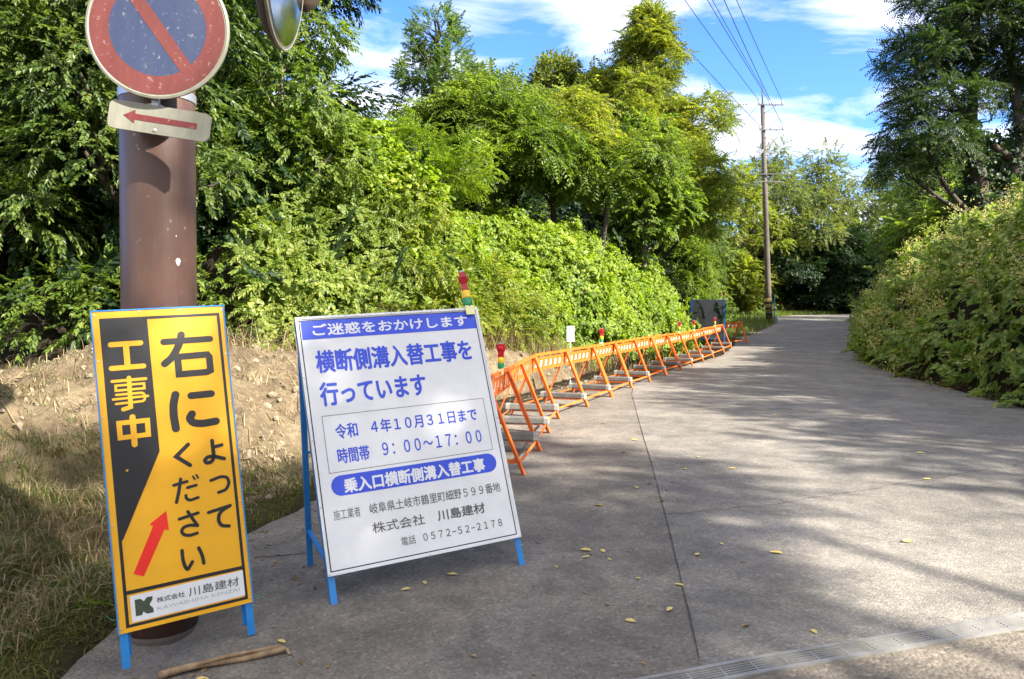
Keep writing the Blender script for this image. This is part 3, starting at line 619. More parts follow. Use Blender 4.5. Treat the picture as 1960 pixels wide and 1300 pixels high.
# --- a warning lamp: red head with a hood and round lenses, yellow and green collars
def make_lamp(label, group, clip=True):
    r = empty('warning_lamp'); tag(r, label, 'warning lamp', group)
    m = MB(); m.prism([(-.034, .245), (.034, .245), (.046, .205), (.034, .175), (.027, .16), (.027, .115), (-.027, .115), (-.027, .16), (-.034, .175), (-.046, .205)], -.022, .022); h = m.build('head', M['lamp_red'], r)
    m = MB()
    for y, s in ((-.022, 1), (.022, -1)): m.lathe([(.026, 0), (.024, .006), (.014, .010), (0, .011)], 16, Matrix.Rotation(s * PI / 2, 3, 'X'), (0, y, .203))
    m.build('lens', M['reflect' if False else 'lamp_red'], h)
    m = MB(); m.box((0, 0, .253), (.044, .030, .014)); m.build('solar_cell', M['steel'], h)
    m = MB(); m.lathe([(.030, .062), (.033, .068), (.031, .112), (.028, .116)], 18); m.build('yellow_collar', M['lamp_yellow'], r, True)
    m = MB(); m.lathe([(.024, .0), (.031, .012), (.034, .055), (.030, .062)], 18); m.build('green_collar', M['lamp_green'], r, True)
    if clip:
        m = MB(); m.box((0, -.020, -.026), (.062, .010, .064)); m.box((0, .026, -.022), (.050, .008, .056)); m.box((0, .003, .002), (.058, .040, .010)); m.build('clip', M['lamp_clip'], r)
    return r
lampW = make_lamp('red, yellow and green warning lamp clipped to the top corner of the white notice board', 'warning lamps')
lampW.matrix_world = WB.matrix_world @ Matrix.Translation((1.045, .004, E1 + 1.405)) @ Matrix.Rotation(1.15, 4, 'Z')
lampW.scale = (.92, .92, .92)
for ch in lampW.children:
    if ch.name.startswith('clip'): ch.rotation_euler.z = -1.15

# ------------------------------------------------------------------ barricades along the dig
feet = [(.118, 6.22), (.287, 7.30), (.437, 8.40), (.614, 9.50), (1.106, 10.65), (1.61, 11.8), (2.16, 13.1), (2.68, 14.25), (3.27, 15.6), (3.87, 16.8), (4.43, 18.0), (5.02, 19.3), (5.72, 20.9), (6.62, 23.0), (7.5, 25.2)]
def make_barricade():
    r = empty('barricade'); W = 1.10; x0, x1 = -W / 2, W / 2; zt = .80; D = .34
    fr = MB()
    for x, nm in ((x0, 0), (x1, 1)):
        lb = MB(); p, q = Vector((x, -D, 0)), Vector((x, -.014, zt)); lb.bar(p, q, .060, .005, (0, -1, .42)); s = .027 if nm == 0 else -.018
        lb.bar(p + Vector((s - (.0025 if nm == 0 else -.0025), .018, .004)), q + Vector((s - (.0025 if nm == 0 else -.0025), .018, 0)), .005, .034, (0, -1, .42)); lb.build('leg', M['orange'], r)
        lb = MB(); p, q = Vector((x * .985, D, 0)), Vector((x * .985, .014, zt - .01)); lb.bar(p, q, .056, .006, (0, 1, .42)); lb.build('leg', M['orange'], r)
        sp = MB(); sp.bar((x * .96, -D * .85, .105), (x * .96, D * .85, .105), .005, .034); sp.build('spreader', M['orange'], r)
    mb = MB(); mb.bar((x0 - .02, -.010, zt + .008), (x1 + .02, -.010, zt + .008), .030, .030); mb.build('top_rail', M['orange'], r)
    def onb(x, z, e=0): return Vector((x, .020 + (zt - z) * .12 + e, z))
    mb = MB(); pa, pb = zt - .040, zt - .215
    for z0, z1 in ((pa, pa - .034), (pb + .034, pb)):
        mb.bar(onb(x0 + .03, (z0 + z1) / 2), onb(x1 - .03, (z0 + z1) / 2), .006, .036, (0, -.12, 1))
    n = 7
    for k in range(n):
        x = x0 + .06 + (W - .12) * k / (n - 1); mb.bar(onb(x, pa - .03), onb(x, pb + .03), .075 if 0 < k < n - 1 else .085, .005, (0, 1, .12))
    for x in (x0 + .18, 0, x1 - .18): mb.bar(onb(x, zt - .005), onb(x, pa), .018, .005, (0, 1, .12))
    pl = mb.build('slotted_plate', M['orange'], r)
    mb = MB()
    for k in range(n - 1):
        x = x0 + .06 + (W - .12) * (k + .5) / (n - 1); mb.bar(onb(x, pa - .048, .008), onb(x, pb + .048, .008), .060, .003, (0, 1, .12))
    mb.build('reflector', M['reflect'], pl)
    for y, s in ((-1, -1), (1, 1)):
        mb = MB(); yy = s * (D * (1 - .115 / zt) + .012); mb.bar((x0 - .05, yy, .115), (x1 + .05, yy, .115), .024, .005, (0, s, .42)); mb.build('low_rail', M['orange'], r)
    return r
def make_weight():
    r = empty('barricade_weight')
    mb = MB(); pf = [(-.055, 0), (.055, 0), (.060, .015), (.050, .066), (.036, .078), (-.036, .078), (-.050, .066), (-.060, .015)]; mb.prism(pf, -.30, .30); mb.build('body', M['weight'], r)
    for s in (-1, 1):
        mb = MB(); mb.prism([(x * 1.06, z * 1.04 - .001) for x, z in pf], s * .335, s * .285); mb.build('end_cap', M['weight_end'], r)
    return r
ORD = ['first', 'second', 'third', 'fourth', 'fifth', 'sixth', 'seventh', 'eighth', 'ninth', 'tenth', 'eleventh', 'twelfth', 'thirteenth', 'fourteenth', 'fifteenth']
bar0 = make_barricade(); wt0 = make_weight(); lamp0 = None
feet_all = feet + [(8.15, 26.9), (8.75, 28.6)]
lamps_at = {0: .60, 5: .35, 9: .9, 11: .2, 13: .1}
nb = 0
for i in range(len(feet_all) - 1):
    if i == len(feet_all) - 3: continue                       # the gap before the last one
    p, q = Vector((*feet_all[i], 0)), Vector((*feet_all[i + 1], 0)); d = (q - p); l = d.length; d.normalize(); nl = Vector((-d.y, d.x, 0))
    c = (p + q) / 2 + nl * .34
    pitch = (float(zr(q.x, q.y)) - float(zr(p.x, p.y)))
    b = bar0 if i == 0 else copy_tree(bar0)
    b.location = (c.x, c.y, float(zr(c.x, c.y)) + .002); b.rotation_euler = (random.uniform(-.012, .012), 0, math.atan2(d.y, d.x) + random.uniform(-.02, .02)); b.scale = ((l - .035) / 1.10 if i else .98, 1, 1)
    tag(b, f'orange steel A-frame barricade, {ORD[nb]} from the white notice board in the roadside row', 'barricade', 'orange barricades along the dig')
    if i == len(feet_all) - 2:
        tag(b, 'last orange A-frame barricade at the far end, standing apart from the row'); b.rotation_euler.z -= .5
    w = wt0 if i == 0 else copy_tree(wt0)
    o_ = c + d * (l / 2 - .13); w.location = (o_.x, o_.y, float(zr(o_.x, o_.y)) + .125); w.rotation_euler = (0, 0, math.atan2(d.y, d.x) + random.uniform(-.06, .06))
    tag(w, f'grey weight bar laid across the low rails of the {ORD[nb] if i < len(feet_all) - 2 else "last"} orange barricade', 'barricade weight', 'weights on the barricades')
    if i in lamps_at:
        k = lamps_at[i]
        if lamp0 is None: lamp0 = make_lamp('', 'warning lamps'); lp = lamp0
        else: lp = copy_tree(lamp0)
        o_ = p.lerp(q, k) + nl * .33; lp.location = (o_.x, o_.y, float(zr(o_.x, o_.y)) + .845); lp.rotation_euler = (0, .03, math.atan2(-o_.x, o_.y) * 1.0 + random.uniform(-.2, .2)); lp.scale = (.95, .95, .95)
        tag(lp, f'red, yellow and green warning lamp on the top rail of the {ORD[nb]} orange barricade', 'warning lamp', 'warning lamps')
    nb += 1

# little white notice on a stake in the soil
st = empty('marker_sign', (1.03, 13.0, float(terrain(1.03, 13.0)))); tag(st, 'small white plate on a thin white stake in the soil behind the barricades', 'marker sign')
zb = 1.10 - .15 - st.location.z
mb = MB(); mb.bar((0, .012, -.1), (0, .012, zb + .20), .016, .016); mb.build('stake', M['stake'], st)
mb = MB(); mb.box((0, 0, zb + .15), (.130, .006, .27)); mb.build('plate', M['reflect'], st)

# dark board seen from behind
def back_board(loc, rz, w, h, label, legs=True):
    r = empty('sign_board', loc, rz); tag(r, label, 'sign board')
    mb = MB(); mb.box((0, -.02, .22 + h / 2), (w - .04, .006, h - .03)); mb.build('panel', M['board_back'], r)
    mb = MB()
    for x in (-w / 2, w / 2): mb.bar((x, -.006, 0), (x, .0, .22 + h), .042, .042)
    for z in (.22, .22 + h * .42, .22 + h - .02): mb.bar((-w / 2 + .02, .0, z), (w / 2 - .02, .0, z), .040, .034)
    mb.build('frame', M['blue'], r)
    for x in (-w / 2 + .05, w / 2 - .05) if legs else ():
        mb = MB(); mb.bar((x, -.55, 0), (x, -.05, .22 + h * .93), .034, .03, (0, 1, 0)); mb.build('rear_leg', M['blue'], r)
    return r
bb = back_board((7.12, 26.9, float(zr(7.1, 26.9)) + .02), -.22, 1.22, 1.42, 'dark grey back of a blue framed work sign beyond the barricades')
lp = copy_tree(lamp0); lp.location = (7.66, 26.80, float(zr(7.1, 26.9)) + 1.70); lp.rotation_euler = (0, 0, .4); lp.scale = (.9, .9, .9); tag(lp, 'warning lamp on the top corner of the dark board seen from behind', 'warning lamp', 'warning lamps')
bb2 = back_board((14.75, 41.6, float(zr(14.7, 41.6)) + .0), 1.22, .9, 1.35, 'narrow blue framed work sign seen edge-on beside the foot of the utility pole', False)

# ------------------------------------------------------------------ brown pole with the no-parking sign and the traffic mirror
PX, PY = -1.735, 3.600
pz = -.13
pole = empty('steel_pole', (PX, PY, pz)); tag(pole, 'thick brown painted pole behind the yellow board, speckled and streaked', 'pole')
pole.rotation_euler = (0, .012, 0)
mb = MB(); mb.lathe([(.168, 0), (.168, 2), (.165, 4), (.160, 6.0), (.15, 6.02), (0, 6.04)], 48); mb.build('shaft', M['brown_pole'], pole, True)
mb = MB(); mb.lathe([(.176, .0), (.176, .10), (.169, .115)], 48); mb.build('collar', M['conc_pole'], pole, True)
splat = MB()
for zc, ang, rr_ in ((1.90, .95, .014), (2.02, .90, .0035)):
    a = -PI / 2 + ang; base_ = Vector((.1675 * math.cos(a), .1675 * math.sin(a), zc)); nrm = Vector((math.cos(a), math.sin(a), 0)); tx = Vector((-math.sin(a), math.cos(a), 0))
    V = [base_ + nrm * .003] + [base_ + nrm * .001 + tx * rr_ * .8 * math.cos(t) * (1 + .2 * math.sin(3 * t)) + Vector((0, 0, 1)) * rr_ * 1.3 * math.sin(t) for t in np.linspace(0, 2 * PI, 14)[:-1]]
    splat._add(V, [(0, 1 + k, 1 + (k + 1) % 13) for k in range(13)])
splat.build('splash_mark', M['sign_white'], pole)
# plates
NP = empty('no_parking_sign', (-1.540, 3.27, 2.765)); NP.rotation_euler = (0, math.radians(6.5), math.radians(5)); tag(NP, 'round faded no-parking sign, red ring and bar over blue, on the brown pole', 'road sign')
Rr = .302
def disc(mb, r0, r1, y, n=64, a0=0, a1=2 * PI):
    A = np.linspace(a0, a1, n)
    if r0 < 1e-6: mb.sheet([(r1 * math.cos(a), r1 * math.sin(a)) for a in A[:-1]], y)
    else:
        for a, b in zip(A[:-1], A[1:]): mb.sheet([(r0 * math.cos(a), r0 * math.sin(a)), (r1 * math.cos(a), r1 * math.sin(a)), (r1 * math.cos(b), r1 * math.sin(b)), (r0 * math.cos(b), r0 * math.sin(b))], y)
mb = MB(); RX = Matrix.Rotation(PI / 2, 3, 'X'); mb.lathe([(0, -.016), (Rr - .004, -.016), (Rr, -.010), (Rr, .001), (Rr - .010, .004), (Rr - .013, .0012), (0, .0012)], 72, RX); npp = mb.build('plate', M['np_white'], NP)
mb = MB(); disc(mb, .205, Rr - .017, -.0020); mb.build('red_ring', M['np_red'], npp)
mb = MB(); disc(mb, 0, .205, -.0017); mb.build('blue_field', M['np_blue'], npp)
mb = MB(); a = math.radians(131); ca, sa = math.cos(a), math.sin(a); hw = .028; mb.sheet([(ca * s * .215 - sa * t * hw, sa * s * .215 + ca * t * hw) for s, t in ((-1, -1), (1, -1), (1, 1), (-1, 1))], -.0026); mb.build('red_bar', M['np_red'], npp)
AP = empty('arrow_plate', (-1.556, 3.30, 2.377)); AP.rotation_euler = (0, math.radians(8.5), math.radians(3)); tag(AP, 'small mossy white plate with a red arrow pointing left, below the round sign', 'road sign')
def rrect(w, h, r, n=6):
    P = []
    for cx, cz, a0 in ((w / 2 - r, h / 2 - r, 0), (-w / 2 + r, h / 2 - r, PI / 2), (-w / 2 + r, -h / 2 + r, PI), (w / 2 - r, -h / 2 + r, 3 * PI / 2)):
        P += [(cx + r * math.cos(a0 + k * PI / 2 / n), cz + r * math.sin(a0 + k * PI / 2 / n)) for k in range(n + 1)]
    return P
mb = MB(); mb.prism(rrect(.44, .125, .028), 0, .014); app = mb.build('plate', M['np_white'], AP)
mb = MB(); mb.sheet([(-.155, 0), (-.105, .030), (-.105, .013), (.165, .013), (.165, -.013), (-.105, -.013), (-.105, -.030)], -.0014); mb.build('arrow', M['np_arrow'], app)
mb = MB()
for x in (-.012,): mb.lathe([(.008, 0), (.006, .004), (0, .005)], 10, RX, (x, 0, -.045))
mb.build('rivet', M['rivet'], app)
# clamp bands and brackets belong to the pole
mb = MB()
for z in (2.44, 2.56, 2.95):
    mb.lathe([(.1685, z - pz - .022), (.172, z - pz - .020), (.172, z - pz + .020), (.1685, z - pz + .022)], 40)
    mb.bar((.12, -.12, z - pz), (.12, -.29, z - pz), .05, .03)
mb.bar((.13, -.290, 2.36 - pz), (.13, -.290, 3.02 - pz), .030, .018, (0, 1, 0)); mb.box((.15, -.20, 2.55 - pz), (.09, .03, .035))
mb.build('clamp_band', M['steel'], pole)

# traffic mirror
MI = empty('traffic_mirror', (-1.165, 3.88, 3.31)); tag(MI, 'round convex traffic mirror with a brown hood hanging beside the pole top', 'traffic mirror')
nd = Vector((1, .07, -.10)).normalized()
MI.rotation_euler = nd.to_track_quat('Z', 'Y').to_euler()
r0 = .405
mir, t_, b_, o_ = newmat('mirror_face'); b_.inputs['Metallic'].default_value = 1; b_.inputs['Roughness'].default_value = .16; b_.inputs['Base Color'].default_value = (.50, .52, .52, 1)
n_ = noise(t_, 5, 6, .7, objco(t_)); r_ = ramp(t_, [(.3, (.30, .31, .30)), (.7, (.62, .64, .64))]); t_.links.new(n_.outputs['Fac'], r_.inputs[0]); t_.links.new(r_.outputs[0], b_.inputs['Base Color'])
cur = 2.2
mb = MB(); mb.lathe([(r0 * k / 14, math.sqrt(cur * cur - (r0 * k / 14) ** 2) - math.sqrt(cur * cur - r0 * r0) + .006) for k in range(14, -1, -1)], 64); mb.build('mirror_face', mir, MI, True)
mb = MB(); mb.lathe([(r0 - .003, .004), (r0 + .001, .008), (r0 + .006, .006), (r0 + .008, -.004), (r0 + .004, -.010)], 64); mb.build('rim', M['np_white'], MI, True)
M['mirror_back'] = paint('mirror_back', (.060, .040, .028), .5, .2, dirt_amt=.4)
mb = MB(); mb.lathe([(r0 + .004, -.006), (r0 + .002, -.030), (r0 - .06, -.070), (r0 - .22, -.10), (0, -.11)], 48); mb.build('back_shell', M['mirror_back'], MI, True)
mb = MB()
V = []; n = 28
for k in range(n + 1):
    a = -.15 + (PI + .3) * k / n
    ext = .20 * math.sin(PI * k / n) ** .6
    V += [((r0 + .014) * math.cos(a), (r0 + .014) * math.sin(a), -.05), ((r0 + .030) * math.cos(a), (r0 + .030) * math.sin(a), .03 + ext)]
mb._add(V, [(2 * k, 2 * k + 1, 2 * k + 3, 2 * k + 2) for k in range(n)]); hood = mb.build('hood', M['mirror_back'], MI, True)
sm_ = hood.modifiers.new('t', 'SOLIDIFY'); sm_.thickness = .004
mb = MB(); mb.tube([(0, 0, 3.45 - pz), (.20, .10, 3.42 - pz), (.43, .235, 3.36 - pz)], .024, 10); mb.tube([(0, 0, 3.15 - pz), (.22, .12, 3.28 - pz), (.43, .24, 3.34 - pz)], .018, 8); mb.build('mirror_arm', M['brown_pole'], pole)

# strings tying the yellow board
mb = MB()
def curve(p, q, sag, n=8):
    p, q = Vector(p), Vector(q); return [p.lerp(q, k / n) + Vector((0, 0, -sag * 4 * (k / n) * (1 - k / n))) for k in range(n + 1)]
pr = YB.matrix_world @ Vector((.55, .03, E0 + .01)); mb.tube(curve(pr, pr + Vector((.085, -.02, .0)), -.02), .0014, 5); mb.tube(curve(pr, pr + Vector((.03, .03, .03)), .02), .0014, 5)
pl_ = YB.matrix_world @ Vector((0, .03, E0 + .06)); mb.tube(curve(pl_, pl_ + Vector((-.05, .0, .015)), .01), .0014, 5)
pt = YB.matrix_world @ Vector((.0, .03, E0 + 1.33)); mb.tube(curve(pt, (PX - .18, PY - .05, 1.50), .01), .0014, 5)
o = mb.build('tie_string', M['string']); tag(o, 'loose ends of green string tying the yellow board to the pole', 'string')

# dried stalks and fallen leaves
def gpt(x, y, z=0): return Vector((x, y, float(zr(x, y)) + z))
for k, (a, b, w, lab) in enumerate([((-1.475, 3.02), (-1.005, 3.22), .017, 'thick dry brown stalk lying on the pavement below the yellow board, nearest the camera'),
                                  ((-1.43, 3.055), (-1.03, 3.235), .013, 'pale split dry stalk lying on the pavement behind the thick stalk'),
                                  ((-1.44, 3.035), (-1.03, 3.228), .011, 'thin dry stalk lying on top of the two thicker stalks')]):
    pts = [gpt(a[0] + (b[0] - a[0]) * t, a[1] + (b[1] - a[1]) * t + .010 * math.sin(5 * t + k), w + (.020 if k == 2 else 0) + .006 * math.sin(7 * t + 2 * k)) for t in np.linspace(0, 1, 12)]
    if k == 1: pts += [gpt(b[0] + .03, b[1] - .012, .012), gpt(b[0] + .055, b[1] - .045, .006)]
    mb = MB(); mb.tube(pts, [w * (1 - .45 * i / len(pts)) for i in range(len(pts))], 8); o = mb.build('dry_stalk', M['dry_stick'], None, True); tag(o, lab, 'dry stalk', 'dry stalks')
def leaf_obj(loc, ln, wd, rz, curl, seed):
    rr2 = random.Random(seed); n = 7; V = []
    for k in range(n):
        t = k / (n - 1); w = wd * math.sin(PI * min(1, t * .92 + .04)) ** .8; zc = curl * (t - .5) ** 2 * 4 * ln
        V += [(-w, (t - .5) * ln, .004 + zc + w * .35), (0, (t - .5) * ln, .004 + zc), (w, (t - .5) * ln, .004 + zc + w * (.35 + .3 * rr2.random()))]
    F = [(3 * k + j, 3 * k + j + 1, 3 * k + j + 4, 3 * k + j + 3) for k in range(n - 1) for j in (0, 1)]
    o = mesh_obj('fallen_leaf', np.array(V), np.array(F), M['fallen'], None, True); o.location = loc; o.rotation_euler = (rr2.uniform(-.1, .1), rr2.uniform(-.1, .1), rz); return o
LEAVES = [(.44, 4.35, .08, 1.3), (.54, 4.33, .06, .4), (.43, 4.24, .06, 1.9), (.56, 4.2, .035, .7), (1.08, 4.25, .065, 2.6), (1.27, 4.42, .045, .2), (1.55, 4.28, .085, 1.35), (2.42, 4.47, .085, 1.9), (1.92, 6.40, .075, 1.2), (1.51, 6.38, .07, .3), (1.32, 7.9, .09, 1.4), (.97, 5.72, .055, .8), (.88, 3.83, .06, 1.0), (.77, 3.55, .06, 2.4), (.56, 3.44, .06, 1.0), (.68, 3.92, .04, 2), (1.38, 3.32, .045, .5), (3.4, 6.0, .07, 1.5), (3.95, 7.1, .09, 1.2), (1.75, 6.9, .06, .3), (3.5, 9.8, .07, 1.5), (-.47, 3.92, .055, .3), (-.33, 4.02, .07, 1.2), (-.56, 3.84, .055, 1.8), (-1.05, 3.31, .055, 1.1), (-1.28, 3.0, .075, 1.45), (.05, 4.45, .05, 2.0), (.25, 4.1, .04, .5)]
for i, (x, y, ln, rz) in enumerate(LEAVES):
    ln *= .85; o = leaf_obj((x, y, float(zr(x, y)) + .001), ln, ln * random.uniform(.2, .28), rz + random.uniform(-.2, .2), random.uniform(.01, .07), i)
    if i == 24: lab = 'curled yellow leaf against the right foot of the yellow board'
    elif i == 25: lab = 'yellow fallen leaf in front of the dry stalks'
    elif 21 <= i <= 23: lab = 'small yellow fallen leaf on the pavement just below the white notice board'
    else: lab = 'small yellow fallen leaf lying out on the open asphalt'
    tag(o, lab, 'leaf', 'fallen leaves below the notice board' if 21 <= i <= 23 else ('fallen leaves on the open asphalt' if i < 24 or i > 25 else None))

# ------------------------------------------------------------------ utility pole and its wires
M['arm'] = paint('arm_steel', (.10, .10, .10), .5, .15, .3, dirt_amt=.3)
ux, uy = 14.25, 41.0; uz = float(zr(ux, uy))
UP = empty('utility_pole', (ux, uy, uz)); tag(UP, 'tall slender utility pole with crossarms at the roadside, leaning slightly', 'utility pole')
lean = Vector((-.56, 0, 12.55)).normalized()
def ul(h, dx=0, dy=0): return Vector((0, 0, 0)) + lean * h + Vector((dx, dy, 0))
mb = MB(); mb.tube([ul(-.5), ul(2), ul(6), ul(12.0)], [.17, .165, .14, .105], 18); mb.tube([ul(12.0), ul(12.75)], .035, 8); mb.build('shaft', M['conc_pole'], UP, True)
M['guard_y'] = paint('guard_yellow', (.17, .12, .03), .7, .3, dirt_amt=.7); 
mb = MB(); mb.tube([ul(.35), ul(1.35)], .176, 18); gu = mb.build('guard_sleeve', M['guard_y'], UP, True)
mb = MB()
for h in (.45, .75, 1.05): mb.tube([ul(h), ul(h + .14)], .1785, 18)
mb.build('guard_stripe', M['sign_black'], gu, True)
arms = [(11.9, -.28, 1.08, .0), (10.55, -.28, 1.08, .0), (9.35, -.45, .85, .25), (8.15, -.75, 1.0, -.1), (7.75, -.55, 1.0, .1)]
for h, xa, xb, tl in arms:
    mb = MB(); mb.bar(ul(h, xa, -.15), ul(h, xb, -.15 + tl), .055, .055); mb.bar(ul(h - .45, .05, -.12), ul(h - .04, xb * .62, -.13 + tl * .6), .03, .03); a = mb.build('crossarm', M['arm'], UP)
    mb = MB()
    for x in (xa + .06, xa + (xb - xa) * .45, xb - .06):
        mb.lathe([(.03, 0), (.055, .05), (.045, .10), (.06, .14), (.03, .20), (0, .21)], 10, None, ul(h, x, -.15 + tl * (x - xa) / (xb - xa)) + Vector((0, 0, .035)))
    if h > 10: mb.build('insulator', M['ceramic'], a, True)
mb = MB(); mb.tube([ul(9.5, .05, -.1), ul(10.0, .5, -.1), ul(10.2, .75, -.1)], .05, 8); mb.tube([ul(9.5, -.05, -.1), ul(9.0, -.45, -.1)], .05, 8); mb.build('switch_gear', M['steel'], UP)
E3 = lambda p: Vector((ux, uy, uz)) + p
away = Vector((-4.2, 4.0, 0)); ddir = (away - Vector((ux, uy, 0)))
for k, (h, x, lift) in enumerate([(12.12, -.22, 0), (12.12, .31, 0), (12.12, 1.02, 0), (12.75, 0, .35), (10.77, -.22, -.1), (10.77, 1.02, -.1)]):
    a = E3(ul(h, x, -.15)); off = {0: -1.5, 1: -.45, 2: .75, 3: -.1, 4: -2.5, 5: 1.25}[k]
    b = a + ddir * 1.35 + Vector((off, 0, 1.2 + lift)); mb = MB(); mb.tube(curve(a, b, .7, 20), .014, 5)
    o = mb.build('overhead_wire', M['wire']); tag(o, ['thin black overhead wire from the left end of the top crossarm', 'thin black overhead wire from the middle of the top crossarm', 'thin black overhead wire from the right end of the top crossarm', 'thin black overhead wire from the very top of the utility pole', 'thin black overhead wire from the left end of the second crossarm', 'thin black overhead wire from the right end of the second crossarm'][k], 'wire', 'overhead wires')
for k, (h, q, lab) in enumerate([(12.0, (-3.4, -2.0, -4.3), 'thin stay wire slanting down left from the top crossarm into the trees'), (10.5, (-2.8, -1.5, -4.0), 'thin stay wire slanting down left from the second crossarm into the trees')]):
    a = E3(ul(h, -.25, -.1)); mb = MB(); mb.tube([a, a + Vector(q)], .012, 5); o = mb.build('stay_wire', M['wire']); tag(o, lab, 'wire')

# ------------------------------------------------------------------ foliage: leaves -> sprays -> crowns
def rotm(fwd, up):
    f = fwd / np.maximum(np.linalg.norm(fwd, axis=-1, keepdims=True), 1e-9)
    s = np.cross(f, up); s /= np.maximum(np.linalg.norm(s, axis=-1, keepdims=True), 1e-9)
    u = np.cross(s, f); return np.stack([s, f, u], -1)
def rnd_unit(n, r):
    v = r.normal(size=(n, 3)); return v / np.linalg.norm(v, axis=1, keepdims=True)
def leaf4(l, w, fold=.25, tipz=-.12):
    return np.array([(0, 0, 0), (w, l * .45, fold * w), (0, l, tipz * l), (-w, l * .45, fold * w)]), np.array([(0, 1, 2), (0, 2, 3)])
def leaf6(l, w, fold=.2, tipz=-.2):
    return np.array([(0, 0, 0), (w * .9, l * .22, fold * w), (w * .8, l * .62, fold * w * .4), (0, l, tipz * l), (-w * .8, l * .62, fold * w * .4), (-w * .9, l * .22, fold * w)]), np.array([(0, 1, 5), (1, 2, 4), (1, 4, 5), (2, 3, 4)])
def assemble(parts):
    V, F, b = [], [], 0
    for v, f in parts: V.append(v); F.append(f + b); b += len(v)
    return np.concatenate(V), np.concatenate(F)
def place(lf, pos, fwd, up, sc=1.0):
    v, f = lf; R = rotm(np.array([fwd], float), np.array([up], float))[0]; return v @ R.T * sc + np.array(pos), f
def spray_ovate(r, L=.32, n=15, ll=.085, w=.020, lf=leaf4):
    P = []
    bend = r.uniform(-.25, .25)
    for k in range(n):
        t = (k + .6) / n; y = L * t; x = bend * L * t * t; z = -.16 * L * t * t
        s = 1 if k % 2 else -1; a = s * r.uniform(.6, 1.15) * (1 - .55 * t)
        fwd = (math.sin(a), math.cos(a), r.uniform(-.55, .15)); up_ = (r.uniform(-.5, .5), r.uniform(-.4, .3), 1)
        P.append(place(lf(ll * r.uniform(.7, 1.15), w * r.uniform(.8, 1.2)), (x, y, z), fwd, up_))
    return assemble(P)
def spray_pinnate(r, fronds=5, L=.42, pairs=8, ll=.085, w=.014):
    P = []
    for q in range(fronds):
        az = 2 * PI * q / fronds + r.uniform(-.4, .4); el = r.uniform(-.1, .75); d = np.array([math.cos(az) * math.cos(el), math.sin(az) * math.cos(el) * .9 + .35, math.sin(el)]); d /= np.linalg.norm(d)
        side = np.cross(d, (0, 0, 1)); side /= np.linalg.norm(side); LL = L * r.uniform(.75, 1.1); up0 = np.cross(side, d)
        for k in range(pairs):
            t = (k + 1.3) / (pairs + .5); p = d * LL * t + np.array([0, 0, -.42 * LL * t * t])
            dd = d + np.array([0, 0, -.84 * t]); 
            for s in (-1, 1):
                f = side * s + dd * .45 + np.array([0, 0, r.uniform(-.35, .0)])
                P.append(place(leaf4(ll * r.uniform(.8, 1.1) * (1 - .35 * abs(t - .5)), w), p, f, up0 + r.uniform(-.25, .25, 3)))
    return assemble(P)
def spray_fine(r, n=34, L=.34, ll=.055, w=.010):
    P = []
    for k in range(n):
        t = r.uniform(.05, 1); b = r.integers(0, 4); az = (b - 1.5) * .42
        p = np.array([math.sin(az) * L * t, math.cos(az) * L * t, -.12 * L * t * t + r.uniform(-.02, .02)])
        P.append(place(leaf4(ll * r.uniform(.7, 1.2), w), p, (math.sin(az + r.choice([-.9, .9])), math.cos(az), r.uniform(-.4, .4)), (r.uniform(-.6, .6), r.uniform(-.4, .4), 1)))
    return assemble(P)
def spray_kudzu(r, n=5, ll=.12, w=.055):
    P = []
    for k in range(n):
        c = np.array([r.uniform(-.14, .14), r.uniform(-.14, .14), r.uniform(-.04, .05)])
        a0 = r.uniform(0, 2 * PI)
        for j, a in enumerate((a0, a0 + 1.5, a0 - 1.5)):
            P.append(place(leaf6(ll * r.uniform(.75, 1.1) * (1 if j == 0 else .85), w * r.uniform(.85, 1.1)), c, (math.cos(a), math.sin(a), r.uniform(-.35, .15)), (r.uniform(-.35, .35), r.uniform(-.35, .35), 1)))
    return assemble(P)
def spray_bloom(r, n=26, L=.22):
    P = []
    for k in range(n):
        b = r.integers(0, 5); az = (b - 2) * .5; t = r.uniform(.1, 1)
        p = np.array([math.sin(az) * L * t, math.cos(az) * L * t, .25 * L * t]); P.append(place(leaf4(.035, .008), p, r.normal(size=3) + np.array([math.sin(az), math.cos(az), .3]), r.normal(size=3)))
    return assemble(P)
TM = {}
def templates(kind, fn, n=5, **k):
    r = np.random.default_rng(abs(hash(kind)) % 1000 if False else sum(map(ord, kind))); TM[kind] = [fn(r, **k) for _ in range(n)]
templates('ovate', spray_ovate); templates('ovate_big', spray_ovate, L=.36, n=11, ll=.13, w=.036); templates('pinnate', spray_pinnate); templates('pinnate_big', spray_pinnate, fronds=6, L=.6, pairs=9, ll=.12, w=.019)
templates('fine', spray_fine, n=24, ll=.085, w=.021); templates('pinnate_mid', spray_pinnate, fronds=5, L=.5, pairs=7, ll=.125, w=.024); templates('kudzu', spray_kudzu); templates('bloom', spray_bloom); templates('broad', spray_ovate, L=.42, n=11, ll=.16, w=.052, lf=leaf6)
def sprays(kind, pos, fwd, up, sc, r):
    """instances a spray at each position as plain faces; returns V, F"""
    T = TM[kind]; pick = r.integers(0, len(T), len(pos)); R = rotm(fwd, up) * sc[:, None, None]; Vs, Fs, b = [], [], 0
    for q, (v, f) in enumerate(T):
        s = np.where(pick == q)[0]
        if not len(s): continue
        W = np.einsum('nij,kj->nki', R[s], v) + pos[s][:, None, :]
        Vs.append(W.reshape(-1, 3)); Fs.append((f[None] + (np.arange(len(s)) * len(v))[:, None, None]).reshape(-1, 3) + b); b += len(s) * len(v)
    return np.concatenate(Vs), np.concatenate(Fs)
